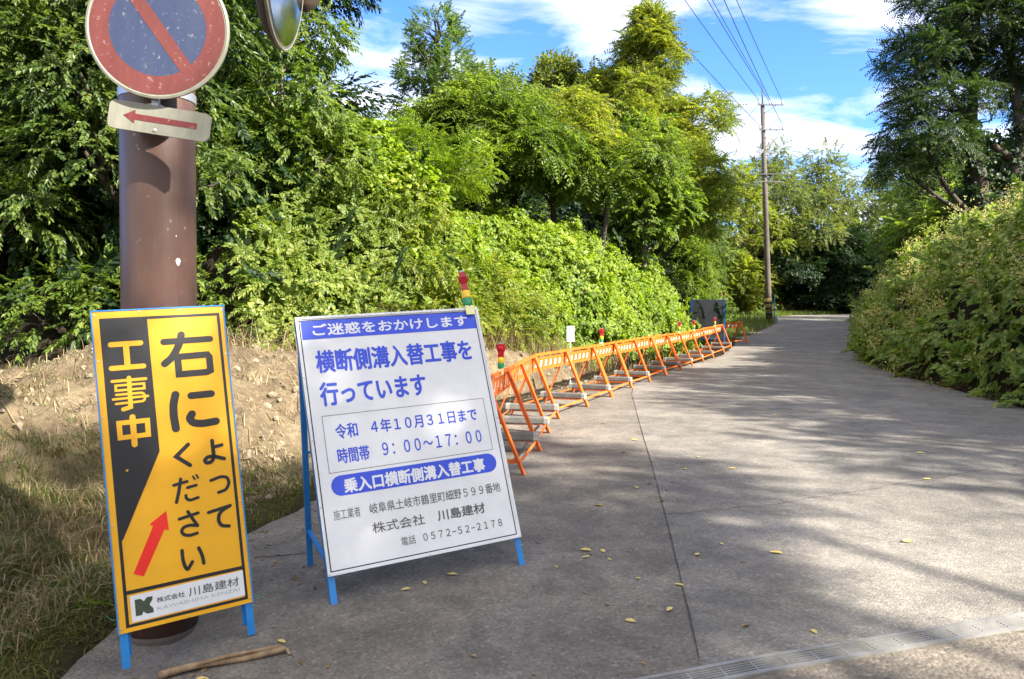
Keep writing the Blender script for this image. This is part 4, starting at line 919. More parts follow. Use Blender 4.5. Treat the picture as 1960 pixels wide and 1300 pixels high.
def lobe_points(lobes, n, r, inner=.30, gate=.40, seed=0, low=-.75):
    lb = np.array(lobes, float); wgt = (lb[:, 3] * lb[:, 4] + lb[:, 3] * lb[:, 5] + lb[:, 4] * lb[:, 5]); wgt /= wgt.sum()
    k = r.choice(len(lb), n * 2, p=wgt); d = rnd_unit(n * 2, r)
    rad = np.where(r.random(n * 2) < inner, r.uniform(.35, .85, n * 2), r.uniform(.82, 1.10, n * 2))
    p = lb[k, :3] + d * lb[k, 3:] * rad[:, None]
    keep = (d[:, 2] > low) & (vnoise(p[:, 0] * 1.5, p[:, 1] * 1.5, p[:, 2] * 1.5, seed) * .6 + vnoise(p[:, 0] * 3.3, p[:, 1] * 3.3, p[:, 2] * 3.3, seed + 1) * .4 > gate)
    # not deep inside another lobe
    for q in lb:
        e = (((p - q[:3]) / q[3:]) ** 2).sum(1); keep &= ~((e < .30) & (r.random(len(e)) < .8))
    p, d = p[keep][:n], d[keep][:n]; return p, d
def limbs(mb, root, lobes, r, rad, n=7):
    """tapering limbs from the trunk top to each lobe, with twigs inside the lobe"""
    for (cx, cy, cz, rx, ry, rz) in lobes:
        c = np.array([cx, cy, cz]); a = root(min(max(.4, cz - .8 * math.hypot(cx, cy) - .5), cz * .9)); m = a * .5 + c * .5 + np.array([0, 0, -.10 * np.linalg.norm(c - a)]) + r.normal(size=3) * .12
        pts = [tuple((1 - t) ** 2 * a + 2 * t * (1 - t) * m + t * t * c) for t in np.linspace(0, 1, n)]
        mb.tube(pts, [rad * (1 - .75 * t) for t in np.linspace(0, 1, n)], 6, False)
        for q in range(4):
            d = rnd_unit(1, r)[0] * np.array([rx, ry, rz]) * .85; d[2] = abs(d[2]) * .7
            s = np.array(pts[n - 2 - q % 2]); mb.tube([tuple(s), tuple(s + d * .5 + np.array([0, 0, .05])), tuple(c + d)], [rad * .32, rad * .2, rad * .07], 5, False)
def tree(name, label, cat, x, y, lobes, kind, n, mat, barkm, sc=(.85, 1.25), trunk_r=.12, fork=.5, seed=1, droop=.25, gate=.40, group=None, z=None, inner=.3, extra=None, low=-.75, trunks=None, part='crown', lift=0.0):
    lobes = [(a, b, c + lift, d, e, f) for (a, b, c, d, e, f) in lobes]
    r = np.random.default_rng(seed); bz = float(terrain(x, y)) - .05 if z is None else z
    t = empty(name, (x, y, bz)); tag(t, label, cat, group)
    zb = min(l[2] - l[5] for l in lobes); tops = np.array([l[:3] for l in lobes]); hz = max(.6, zb + fork * (tops[:, 2].max() - zb) * .6)
    mb = MB()
    for (ox, oy, tx, ty) in (trunks or [(0, 0, tops[:, 0].mean() * .5, tops[:, 1].mean() * .5)]):
        pts = [(ox, oy, -.3), (ox + (tx - ox) * .2 + r.uniform(-.06, .06), oy + (ty - oy) * .2, hz * .35), (ox + (tx - ox) * .6 + r.uniform(-.1, .1), oy + (ty - oy) * .6, hz * .7), (tx, ty, hz), (tx * .5 + tops[:, 0].mean() * .5, ty * .5 + tops[:, 1].mean() * .5, tops[:, 2].max() * .92)]
        mb.tube(pts, [trunk_r * 1.25, trunk_r, trunk_r * .85, trunk_r * .7, trunk_r * .2], 10, False)
        def axis(zz):
            if zz <= hz: return np.array([ox + (tx - ox) * zz / hz, oy + (ty - oy) * zz / hz, zz])
            k = min(1, (zz - hz) / max(.1, tops[:, 2].max() * .92 - hz)); return np.array([tx + (tx * .5 + tops[:, 0].mean() * .5 - tx) * k, ty + (ty * .5 + tops[:, 1].mean() * .5 - ty) * k, zz])
        limbs(mb, axis, lobes if not trunks or len(trunks) == 1 else [l for i, l in enumerate(lobes) if i % len(trunks) == trunks.index((ox, oy, tx, ty))], r, trunk_r * .5)
    mb.build('trunk', barkm, t, True)
    p, d = lobe_points(lobes, n, r, inner, gate, seed, low)
    f = d * np.array([1, 1, .55]) + r.normal(size=d.shape) * .45 + np.array([0, 0, -droop]); u = np.array([0, 0, 1.0]) + d * .5 + r.normal(size=d.shape) * .35
    V, F = sprays(kind, p, f, u, r.uniform(*sc, len(p)), r)
    mesh_obj(part, V, F, mat, t)
    return t

def env_lobes(h0, h1, prof, n, r, size, flat=.75):
    """many small lobes inside an envelope, so that outlines stay ragged"""
    o = []; mx = max(prof(t) for t in np.linspace(0, 1, 20))
    for k in range(n):
        t = (k + .5) / n; rr = prof(t); a = k * 2.4 + r.uniform(-.5, .5); q = max(0, rr - size * .5) * math.sqrt(r.uniform(.1, 1.15)); q_ = size * r.uniform(.65, 1.3) * (.55 + .45 * rr / mx)
        o.append((math.cos(a) * q, math.sin(a) * q, h0 + (h1 - h0) * t + r.normal() * .15, q_, q_, q_ * flat))
    return o
def cone_lobes(h0, h1, r0, n, r, jit=0):
    return env_lobes(h0, h1, lambda t: r0 * (1 - t) ** .8 + .12, max(n, int((h1 - h0) * 4)), r, r0 * .27, .9)
def round_lobes(h0, h1, R, n, r, flat=.75):
    return env_lobes(h0, h1, lambda t: R * math.sqrt(max(.12, 1 - (2 * t - .85) ** 2)), max(n, 16), r, R * .40, flat)
def tall_lobes(h0, h1, R, n, r):
    return env_lobes(h0, h1, lambda t: R * (.7 + .3 * math.sin(PI * min(1, t * 1.6))) * (1 - t) ** .58 + .12, n, r, R * .27, .8)
R_ = np.random.default_rng(77)

# --- kudzu: one blanket of leaves over the bank
def cover_points(fn, n, xr, yr, cond, r, eps=.06, keepw=True):
    x = r.uniform(*xr, n); y = r.uniform(*yr, n); k = cond(x, y); x, y = x[k], y[k]
    z = fn(x, y); gx_ = (fn(x + eps, y) - z) / eps; gy_ = (fn(x, y + eps) - z) / eps
    N = np.stack([-gx_, -gy_, np.ones_like(z)], -1); a = np.linalg.norm(N, axis=1); N /= a[:, None]
    rep = np.minimum(a, 5); cnt = np.floor(rep).astype(int) + (r.random(len(rep)) < rep % 1)
    i = np.repeat(np.arange(len(x)), cnt); P = np.stack([x, y, z], -1)[i]; N = N[i]
    # slide the repeats along the slope so that steep faces stay evenly covered
    j = r.uniform(-.5, .5, len(i)) * np.sqrt((xr[1] - xr[0]) * (yr[1] - yr[0]) / n) * 1.2
    dn = np.stack([N[:, 0] * N[:, 2], N[:, 1] * N[:, 2], -(N[:, 0] ** 2 + N[:, 1] ** 2)], -1); dn /= np.maximum(np.linalg.norm(dn, axis=1, keepdims=True), 1e-6)
    return P + dn * (j * np.minimum(a[i], 5))[:, None], N
r = np.random.default_rng(101)
def in_kudzu(x, y):
    dl, yl = sdist(LE, x, y); t = dl - kstart(yl)
    return (np.hypot(x - 7.0, y - 26.6) > 1.6) & (dl > 0) & (t > -.12) & (t < 7.5) & (x > -.36 * y) & (yl < 28.2 + (vnoise(x, y) - .5) * 2) & (t < 7.5 - np.clip((yl - 18) * .3, 0, 4.5))
P, N = cover_points(cover_left, 95000, (-6, 9), (7, 31), in_kudzu, r)
N2 = N + r.normal(size=N.shape) * .45 + np.array([.12, -.12, .25]); P = P + N * r.normal(.03, .17, len(P))[:, None]
# thin it in the hollows near the ground, thick on top
hgt = P[:, 2] - zr(P[:, 0], P[:, 1]); yl_k = sdist(LE, P[:, 0], P[:, 1])[1]; kp = r.random(len(P)) < np.clip(.25 + hgt * .55, .2, 1) * np.where(yl_k < 12.5, sstep((hgt - .35) / .5), 1) * np.where(vnoise(P[:, 0] * 1.3, P[:, 1] * 1.3, P[:, 2] * 1.3, 55) > .26, 1, .25)
P, N2 = P[kp], N2[kp]
lf_ = (P[:, 0] / P[:, 1] + (vnoise(P[:, 0] * .9, P[:, 1] * .9, P[:, 2] * .9, 57) - .5) * .22) < -.11
fw = np.cross(N2, rnd_unit(len(P), r)); k_ = ~lf_; m_ = k_.sum()
V, F = sprays('kudzu', P[k_], fw[k_], N2[k_], np.where(r.random(m_) < .18, r.uniform(.6, .95, m_), r.uniform(.26, .60, m_)), r)
tag(mesh_obj('kudzu', V, F, M['lf_kudzu']), 'bright green kudzu leaves blanketing the bank above the barricades', 'vines', kind='stuff')
k_ = lf_ & (r.random(len(P)) < .42); m_ = k_.sum()
V, F = sprays('ovate', P[k_] + np.array([0, 0, .05]), fw[k_] + N[kp][k_] * .7 + np.array([0, 0, -.35]), N2[k_], r.uniform(.7, 1.15, m_), r); k2 = lf_ & (r.random(len(P)) < .30); V2, F2 = sprays('kudzu', P[k2], fw[k2], N2[k2], r.uniform(.35, .8, k2.sum()), r)
tag(mesh_obj('creepers', np.concatenate([V, V2]), np.concatenate([F, F2 + len(V)]), M['lf_creeper']), 'mixed creepers hanging over the bank between the dark trees and the kudzu', 'vines', kind='stuff')

# dull rougher growth beyond the kudzu up to the utility pole and round the bend
def in_far(x, y):
    dl, yl = sdist(LE, x, y); t = dl - kstart(yl); return (np.hypot(x - 7.0, y - 26.6) > 1.7) & (dl > 0) & (t > -.35) & (t < 9) & (((yl > 28) & (yl < 62)) | ((yl > 20) & (t > 3.5) & (yl < 29)))
P, N = cover_points(cover_left, 15000, (2, 34), (20, 72), in_far, r)
N2 = N + r.normal(size=N.shape) * .4 + np.array([.1, -.1, .5]); P = P + N * r.normal(.05, .16, len(P))[:, None]
V, F = sprays('ovate_big', P, np.cross(N2, rnd_unit(len(P), r)) + N * .6, N2, r.uniform(.8, 1.4, len(P)), r)
tag(mesh_obj('undergrowth', V, F, M['lf_mid']), 'mixed green undergrowth on the bank beyond the kudzu and round the bend', 'undergrowth', kind='stuff')

# --- thicket along the right side of the road: separate flowering bushes
def thicket(y0, y1, lab, seed, dens, tmax=7.5, bl=1.0):
    r = np.random.default_rng(seed)
    def cond(x, y):
        d, yr = sdist(RE, x, y); t = -d - .25; e = (vnoise(x * .9, y * .9, seed=61) - .5) * 1.6; return (d < 0) & (t > -.30) & (t < tmax) & (yr + e > y0) & (yr + e < y1)
    xm = by_y(RE, np.array([y0, y1])); xr = (xm.min() - 1, xm.max() + tmax + 2); yr_ = (y0 - 5, y1 + 4)
    P, N = cover_points(cover_right, int(dens * (xr[1] - xr[0]) * (yr_[1] - yr_[0])), xr, yr_, cond, r)
    sh = np.clip((vnoise(P[:, 0] * 2.6, P[:, 1] * 2.6, P[:, 2] * 2.6, 67) - .62) * 2.2, 0, .8)
    jit = r.normal(.0, .14, len(P)) + sh * r.uniform(.2, 1.0, len(P)); P = P + (N * .6 + np.array([-.1, -.1, .55])) * jit[:, None]
    kp = (vnoise(P[:, 0] * 1.6, P[:, 1] * 1.6, P[:, 2] * 1.6, 66) > .22) & (vnoise(P[:, 0] * 3.6, P[:, 1] * 3.6, P[:, 2] * 3.6, 68) > .16); P, N = P[kp], N[kp]
    c = P.mean(0); o = empty('flowering_bush', (float(c[0]), float(c[1]), float(zr(c[0], c[1])))); tag(o, lab, 'bush', 'flowering bushes along the right of the road'); off = np.array(o.location)
    N2 = N + r.normal(size=N.shape) * .35 + np.array([0, 0, .35]); fw = np.cross(N2, rnd_unit(len(P), r)) + N * .5 + np.array([0, 0, .1])
    big_ = (vnoise(P[:, 0] * .9, P[:, 1] * .9, P[:, 2] * .9, 69) > .58) & (r.random(len(P)) < .5)
    V, F = sprays('ovate_big', (P - off)[~big_], fw[~big_], N2[~big_], r.uniform(.6, 1.2, (~big_).sum()), r); V2, F2 = sprays('broad', (P - off)[big_], fw[big_], N2[big_], r.uniform(.6, 1.0, big_.sum()), r)
    mesh_obj('foliage', np.concatenate([V, V2]), np.concatenate([F, F2 + len(V)]), M['lf_right'], o)
    q = r.random(len(P)) < .55 * bl * np.clip((P[:, 2] - zr(P[:, 0], P[:, 1])) / 1.5, .15, 1) * np.where(vnoise(P[:, 0] * .8, P[:, 1] * .8, P[:, 2] * .8, 71) > .45, 1.5, .3)
    Pb = P[q] + N[q] * .10; V, F = sprays('bloom', Pb - off, N[q] + np.array([0, 0, .8]) + r.normal(size=Pb.shape) * .4, rnd_unit(len(Pb), r), r.uniform(.9, 1.8, len(Pb)), r); mesh_obj('bloom', V, F, M['lf_bloom'], o)
    return o
thicket(5.5, 11.5, 'tall dense bush with pale flower sprays at the right edge, nearest the camera', 201, 36)
thicket(11.5, 15.5, 'broad bush with pale yellow flower sprays overhanging the leaf-strewn verge', 202, 36)
thicket(15.5, 20.5, 'flowering bush bulging over the road edge, midway along the right roadside', 203, 30)
thicket(20.5, 27, 'darker rounded flowering bush where the road narrows in the distance', 204, 22)
thicket(27, 36, 'low green flowering bush farthest along the right roadside, before the dark trees', 205, 13)
thicket(36, 52, 'low pale green scrub on the outside of the far bend', 206, 7, 6)

# --- trees on the left bank
def T(*a, **k): return tree(*a, **k)
big = [(2.4, -.7, 5.6, 1.1, 1.0, .7), (2.9, -.2, 6.9, 1.3, 1.2, .8), (1.5, -.9, 4.6, 1.2, 1.0, .7), (2.2, .2, 8.2, 1.5, 1.3, .9), (.4, -1.0, 4.9, 1.3, 1.1, .8), (.9, -1.1, 3.5, 1.0, .9, .7), (-.6, -1.2, 3.8, 1.3, 1.0, .8), (.8, -1.4, 2.3, .85, .7, .6), (1.25, -1.35, 1.25, .7, .6, .5), (-.3, -1.6, 2.6, 1.0, .8, .7), (-1.4, -1.3, 3.0, 1.2, .9, .8), (-.2, -1.7, 1.5, .9, .7, .5), (.2, 0, 7.2, 1.9, 1.5, 1.2), (-1.6, -.4, 5.6, 1.7, 1.4, 1.1), (-1.4, 0, 7.8, 1.8, 1.5, 1.2)]
T('broadleaf_tree', 'big dark broadleaf tree overhanging behind the brown pole and mirror', 'tree', -5.7, 12.0, big, 'ovate', 7400, M['lf_dark'], M['bark_dark'], (.85, 1.25), .22, seed=301, gate=.41, droop=.4)
low_ = [(0, 0, 5.6, 1.7, 1.4, 1.1), (1.2, -.6, 4.4, 1.3, 1.0, .8), (-1.0, -.6, 4.3, 1.4, 1.0, .9), (.6, -1.0, 3.1, 1.2, .9, .8), (-1.0, -1.0, 2.8, 1.2, .9, .7), (.4, -1.3, 1.9, 1.1, .8, .6), (-1.3, -1.2, 1.5, 1.0, .8, .5), (1.6, -1.2, 1.3, .9, .7, .5), (0, 0, 7.4, 1.8, 1.5, 1.1), (1.7, .2, 6.4, 1.4, 1.2, .9)]
T('broadleaf_tree', 'dark broadleaf tree filling the left edge of the view, branches hanging low', 'tree', -8.6, 11.6, low_, 'ovate', 5600, M['lf_dark'], M['bark_dark'], (.9, 1.3), .2, seed=302, gate=.41, droop=.4)
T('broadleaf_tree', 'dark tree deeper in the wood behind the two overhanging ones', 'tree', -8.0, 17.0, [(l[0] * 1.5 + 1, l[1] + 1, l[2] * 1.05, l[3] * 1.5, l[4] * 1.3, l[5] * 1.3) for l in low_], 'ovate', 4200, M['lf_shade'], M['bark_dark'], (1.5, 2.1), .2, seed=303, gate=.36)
T('leafy_shrub', 'low sunlit shrub with hanging leaves at the mound top, left of the brown pole', 'shrub', -5.6, 10.6, [(0, 0, .9, 1.3, .8, .6), (-1.4, .2, .8, 1.1, .7, .6), (1.3, .3, 1.1, 1.0, .7, .6)], 'ovate', 620, M['lf_mid'], M['bark_pale'], (.9, 1.3), .04, seed=304, gate=.42)
T('vine_draped_tree', 'small tree smothered in pale vine leaves between the dark trees and the kudzu bank', 'tree', -3.0, 14.2, [(0, 0, .5, 1.1, 1.0, .8), (.7, -.3, .4, 1.0, .9, .7), (-.7, -.2, 1.0, .9, .9, .7), (.2, -.2, 1.3, .7, .7, .5)], 'kudzu', 1250, M['lf_kudzu'], M['bark_dark'], (.6, 1.0), .09, seed=305, gate=.36, droop=.5)
T('vine_draped_tree', 'leaning tree stump topped by a cap of vine leaves under the gap of sky', 'tree', -3.9, 17.5, [(0, 0, .8, .8, .8, .7), (.2, 0, 1.6, .7, .7, .6), (-.7, .2, .6, .9, .8, .6)], 'kudzu', 900, M['lf_mid'], M['bark_dark'], (.9, 1.3), .1, seed=306, gate=.36)
rr = np.random.default_rng(5)
T('conical_tree', 'tall slim bluish-green conical tree standing highest left of centre', 'tree', -2.4, 23.5, cone_lobes(.4, 6.9, 3.2, 11, rr), 'ovate', 4800, M['lf_blue'], M['bark_dark'], (.85, 1.25), .16, seed=307, lift=.4, gate=.44, droop=-.25)
T('sumac_tree', 'spreading sumac with layered feathery fronds in the middle of the bank', 'tree', -.9, 19.5, [(0, 0, 2.3, 1.7, 1.3, .7), (-1.2, .2, 1.8, 1.3, 1.1, .6), (1.2, -.2, 1.7, 1.4, 1.1, .6), (.3, .3, 3.0, 1.3, 1.1, .6), (.2, -.3, 2.6, 1.3, 1.0, .5)], 'pinnate_mid', 520, M['lf_mid'], M['bark_dark'], (1.0, 1.4), .08, seed=308, lift=.75, gate=.40, droop=.1)
T('sumac_tree', 'yellow-green sumac with long drooping fronds, right of the layered one', 'tree', 1.2, 21.0, [(0, 0, 2.9, 1.5, 1.3, .8), (-.9, .1, 2.2, 1.2, 1.1, .7), (1.0, -.2, 2.4, 1.3, 1.1, .7), (.1, .2, 3.7, 1.2, 1.0, .7), (.5, -.4, 2.7, 1.2, .9, .6)], 'pinnate_mid', 560, M['lf_olive'], M['bark_dark'], (1.0, 1.4), .09, seed=309, lift=.75, gate=.40, droop=.15)
T('sumac_tree', 'lower sumac in shade above the middle of the kudzu mound', 'tree', 2.5, 20.6, [(0, 0, 2.2, 1.3, 1.1, .6), (.9, .1, 2.8, 1.2, 1.0, .6), (-.8, 0, 2.6, 1.1, 1.0, .6)], 'pinnate_mid', 340, M['lf_mid'], M['bark_dark'], (1.0, 1.3), .07, seed=310, lift=.8, gate=.40)
T('locust_tree', 'tallest feathery yellow-green locust tree, right of centre beside the wires', 'tree', 5.3, 29.0, tall_lobes(2.4, 10.2, 3.5, 60, rr), 'pinnate_mid', 2900, M['lf_olive'], M['bark_dark'], (.8, 1.25), .2, seed=311, lift=.2, gate=.46, droop=-.05)
T('broadleaf_tree', 'narrow leafy tree hung with creeper in front of the tall locust', 'tree', 4.3, 24.3, [(0, 0, 2.2, .9, .9, .8), (.3, 0, 3.3, 1.0, .9, .8), (-.1, 0, 4.3, .9, .8, .7), (.1, .1, 5.1, .7, .7, .5), (.9, .2, 2.7, .8, .8, .7)], 'ovate_big', 900, M['lf_mid'], M['bark_pale'], (1.0, 1.4), .09, seed=312, lift=.4, gate=.40)
T('locust_tree', 'pale thin-topped tree peeping over the sumacs', 'tree', 1.9, 31.0, cone_lobes(3.0, 8.0, 3.2, 9, rr, jit=.6), 'fine', 2000, M['lf_far'], M['bark_dark'], (1.5, 2.2), .15, seed=313, gate=.46, droop=-.1)
T('locust_tree', 'loose olive tree joining the tall locust on its left', 'tree', 3.6, 30.0, tall_lobes(2.6, 8.4, 2.4, 24, rr), 'pinnate_mid', 800, M['lf_olive'], M['bark_dark'], (1.4, 2.0), .15, seed=314, gate=.44, droop=-.1)
T('leafy_shrub', 'pale leafy bush draped over the bank just right of the brown pole', 'shrub', -3.9, 12.6, [(0, 0, 1.3, .9, .8, .7), (.4, .1, 2.2, .9, .8, .7), (-.4, .2, 2.7, .9, .8, .6), (.9, -.2, 1.2, .7, .6, .6), (-.8, -.2, 1.3, .8, .7, .6), (.2, .3, 3.4, .8, .7, .5)], 'ovate', 1500, M['lf_mid'], M['bark_pale'], (.85, 1.2), .05, seed=321, gate=.43, droop=.4)
T('leafy_shrub', 'loose bush with drooping yellowish sprays above the left corner of the white board', 'shrub', -2.2, 12.9, [(0, 0, 1.0, .9, .7, .6), (.5, .2, 1.8, .9, .7, .6), (-.5, .3, 2.2, .8, .7, .6), (1.0, .0, 1.0, .7, .6, .5), (.2, .5, 2.8, .8, .7, .5)], 'ovate', 1300, M['lf_olive'], M['bark_pale'], (.85, 1.2), .05, seed=322, gate=.44, droop=.4)
T('leafy_shrub', 'olive twiggy bush standing out of the kudzu behind the lamp of the white board', 'shrub', -.6, 13.9, [(0, 0, .6, .9, .7, .5), (.5, .2, 1.0, .8, .6, .5), (-.5, .1, 1.2, .7, .6, .5), (.1, .3, 1.6, .6, .5, .4)], 'ovate', 750, M['lf_olive'], M['bark_pale'], (.75, 1.1), .04, seed=324, gate=.44, droop=.3)
T('leafy_shrub', 'feathery bush of bright fronds sticking out of the kudzu right of the vine-draped trees', 'shrub', -1.5, 15.6, [(0, 0, 1.6, 1.0, .8, .5), (.6, .0, 2.1, .8, .7, .4), (-.6, .1, 2.3, .8, .7, .4)], 'pinnate', 190, M['lf_kudzu'], M['bark_pale'], (.8, 1.1), .04, seed=323, gate=.38, droop=.1)
T('broadleaf_tree', 'rounded tree behind the layered sumac, left of the conical top', 'tree', -3.4, 22.0, round_lobes(.4, 2.4, 1.5, 6, rr), 'ovate', 900, M['lf_mid'], M['bark_dark'], (1.4, 1.9), .13, seed=315, gate=.40)
T('feathery_tree', 'slender feathery tree just left of the utility pole', 'tree', 8.5, 36.5, cone_lobes(1.0, 7.4, 1.5, 9, rr, jit=.2), 'pinnate_mid', 480, M['lf_mid'], M['bark_dark'], (1.3, 1.8), .12, seed=316, gate=.42)
T('feathery_tree', 'lower feathery tree leaning over the bank before the utility pole', 'tree', 7.4, 33.0, round_lobes(.6, 3.2, 1.6, 7, rr), 'pinnate_mid', 420, M['lf_mid'], M['bark_dark'], (1.2, 1.7), .1, seed=317, gate=.42)
T('broadleaf_tree', 'dark bush-like tree in the shade behind the utility pole', 'tree', 11.4, 45.0, round_lobes(.6, 4.6, 2.0, 8, rr), 'ovate', 1300, M['lf_dark'], M['bark_dark'], (1.6, 2.3), .12, seed=318, gate=.40)
T('broadleaf_tree', 'yellowish leafy tree right behind the utility pole foot', 'tree', 15.6, 51.5, round_lobes(.6, 4.4, 1.6, 7, rr), 'ovate_big', 900, M['lf_olive'], M['bark_dark'], (1.4, 2.0), .1, seed=319, gate=.40)
for k, (x, y, s, w, mt, lab) in enumerate([(-13, 22, 1.3, 2.4, 'lf_dark', 'round dark tree at the back of the wood, far left'), (-.5, 36, 1.1, 2.6, 'lf_mid', 'bushy tree at the back between the conical tree and the sumacs'), (5.2, 40, 1.0, 2.8, 'lf_dark', 'dark backing tree seen under the tall locust'), (8.2, 44, 1.0, 2.2, 'lf_olive', 'olive tree behind the feathery trees left of the pole')]):
    T('broadleaf_tree', lab, 'tree', x, y, round_lobes(1.5 * s, 5.5 * s, w * s, 8, rr), 'ovate', 1700, M[mt], M['bark_dark'], (1.7, 2.4), .15, seed=330 + k, gate=.38)

# understorey closing the wood between the trunks, its shade put into leaf colour
r = np.random.default_rng(401)
pos = []
for (x, y, n_, h_) in [(-4.5, 12.6, 420, 1.6), (-7, 12.2, 420, 1.8), (-6, 14, 420, 2.6), (-9.5, 12.5, 420, 2.2), (-.5, 24, 260, 2.2), (2.5, 25, 260, 2.2), (4.0, 27, 240, 1.8), (-5, 16, 300, 2.2), (-9, 14.5, 320, 2.6)]:
    p = np.stack([x + r.normal(size=n_) * 1.3, y + r.normal(size=n_) * .8, np.zeros(n_)], -1); p[:, 2] = terrain(p[:, 0], p[:, 1]) + r.uniform(.1, h_, n_); pos.append(p)
P = np.concatenate(pos); V, F = sprays('ovate_big', P, rnd_unit(len(P), r) + np.array([.2, -.6, -.1]), np.array([0, 0, 1.]) + r.normal(size=P.shape) * .5, r.uniform(1.0, 1.8, len(P)), r)
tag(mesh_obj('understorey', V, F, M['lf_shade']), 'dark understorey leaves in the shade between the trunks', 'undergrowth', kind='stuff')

# --- the far end and the right-hand hill
for k, (x, y, h0, h1, w, kind, n, mt, lab) in enumerate([
    (22.0, 63, 1.0, 11.0, 4.6, 'ovate', 3000, 'lf_far', 'round pale olive tree straight above the end of the road'),
    (27.5, 66, 1.0, 11.8, 4.8, 'ovate', 3000, 'lf_far', 'broad pale tree on the skyline right of the road end'),
    (17.5, 60, .8, 10.2, 4.0, 'ovate', 2700, 'lf_olive', 'pale tree with open branches right behind the utility pole'),
    (33.5, 66, 1.2, 12.8, 4.6, 'ovate', 2700, 'lf_far', 'yellowish tree on the skyline above the right-hand scrub'),
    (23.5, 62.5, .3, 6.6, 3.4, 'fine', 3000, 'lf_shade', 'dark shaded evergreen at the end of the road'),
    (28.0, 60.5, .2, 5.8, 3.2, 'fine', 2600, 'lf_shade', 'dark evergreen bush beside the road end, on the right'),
    (26.0, 45, .4, 8.0, 3.2, 'ovate', 2300, 'lf_olive', 'spreading brownish scrub tree above the far bushes'),
    (23.5, 37, .8, 4.4, 2.6, 'fine', 1700, 'lf_olive', 'olive scrub tree on the hill above the darker bush'),
    (20.0, 31, .8, 3.6, 2.2, 'pinnate_mid', 560, 'lf_mid', 'green feathery shrub tree below the big dark tree'),
    (26.0, 34, 1.2, 5.0, 2.8, 'pinnate_mid', 620, 'lf_mid', 'feathery green tree behind the trunk of the big dark tree'),
    (17.5, 24.5, .5, 2.4, 1.7, 'pinnate_mid', 500, 'lf_mid', 'low bright feathery shrub on the hill at the right edge'),
    (17.0, 28.8, .2, 3.4, 1.8, 'pinnate_mid', 480, 'lf_mid', 'feathery green shrub tree above the middle of the right thicket'),
    (19.6, 34.0, .2, 5.4, 2.4, 'ovate', 1800, 'lf_dark', 'dark green scrub tree behind the crest of the right thicket'),
    (22.4, 39.5, .2, 7.0, 2.8, 'ovate', 2200, 'lf_mid', 'mid green scrub tree farther along the right-hand crest'),
    (17.6, 25.6, .2, 3.2, 1.7, 'ovate', 1100, 'lf_dark', 'dark leafy shrub tree at the foot of the big locust'),
    (33, 52, .5, 8.0, 3.6, 'ovate', 1500, 'lf_olive', 'olive tree on the hill beyond the brownish scrub')]):
    T('hill_tree', lab, 'tree', x, y, round_lobes(h0, h1, w, 9, rr), kind, n, M[mt], M['bark_dark'], (2.0, 2.9) if y > 55 else (1.4, 2.1), .16, seed=350 + k, gate=.40)
dark = [(a, b, c + 1.3, d, e, f) for (a, b, c, d, e, f) in [(-2.4, -.2, 2.0, 1.3, 1.2, .7), (-1.8, 0, 3.3, 1.5, 1.3, .8), (-2.0, .2, 4.6, 1.4, 1.3, .8), (-.6, -.2, 5.6, 1.6, 1.4, .9), (.8, 0, 4.8, 1.6, 1.4, .9), (1.9, .2, 3.6, 1.5, 1.3, .9), (.3, 0, 6.8, 1.5, 1.4, .9), (2.6, 0, 5.4, 1.4, 1.3, .9), (-1.6, .1, 6.5, 1.2, 1.1, .8), (-3.0, 0, 1.2, .8, .8, .4)]]
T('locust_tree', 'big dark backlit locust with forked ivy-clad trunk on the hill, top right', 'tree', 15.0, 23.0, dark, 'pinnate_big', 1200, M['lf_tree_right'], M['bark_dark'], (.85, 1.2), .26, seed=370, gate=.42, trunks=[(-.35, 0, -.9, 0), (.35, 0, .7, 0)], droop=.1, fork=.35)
iv = np.random.default_rng(371); n_ = 420
tt = iv.uniform(0, 1, n_); wch = iv.random(n_) < .5; P = np.stack([np.where(wch, -.35 - .45 * tt, .35 + .3 * tt) + iv.normal(size=n_) * .25, iv.normal(size=n_) * .25, tt * 3.8], -1)
P += np.array([15.0, 23.0, float(terrain(15.0, 23.0))]); V, F = sprays('kudzu', P, iv.normal(size=P.shape), np.array([0, -1., .5]) + iv.normal(size=P.shape) * .4, iv.uniform(.7, 1.1, n_), iv); o = mesh_obj('ivy', V, F, M['lf_shade']); tag(o, 'dark ivy climbing the forked trunk of the big locust', 'ivy')

# trees on the near right bank, beside and behind the viewer: they shade the road
shade = [(-.8, .3, 7.0, 1.4, 1.3, 1.0), (-.3, .1, 6.1, 1.5, 1.4, 1.1), (-1.0, 1.5, 5.6, 1.2, 1.2, .9), (-.6, -1.0, 5.8, 1.3, 1.2, .9), (-.9, 2.6, 5.2, 1.2, 1.2, .8), (-.4, 3.6, 5.4, 1.2, 1.2, .9)]
T('roadside_tree', 'tree on the right bank level with the signs', 'tree', 10.8, -3.2, shade, 'ovate', 2500, M['lf_dark'], M['bark_dark'], (1.1, 1.6), .16, seed=380, gate=.40)
for k, (x, y) in enumerate([(12.6, 2.6), (13.2, 6.2), (13.8, 9.8)]):
    T('roadside_tree', ['low spreading tree on the right bank beside the viewer', 'second low spreading tree on the right bank, further along', 'third low spreading tree on the right bank, above the nearest flowering bush'][k], 'tree', x, y, [(0, 0, 2.6, 1.9, 1.9, .9), (-1.0, -.8, 1.6, 1.5, 1.4, .8), (-.9, 1.0, 1.7, 1.5, 1.4, .8), (1.0, .2, 2.0, 1.5, 1.5, .8)], 'ovate', 1500, M['lf_dark'], M['bark_dark'], (1.1, 1.6), .14, seed=384 + k, gate=.40)
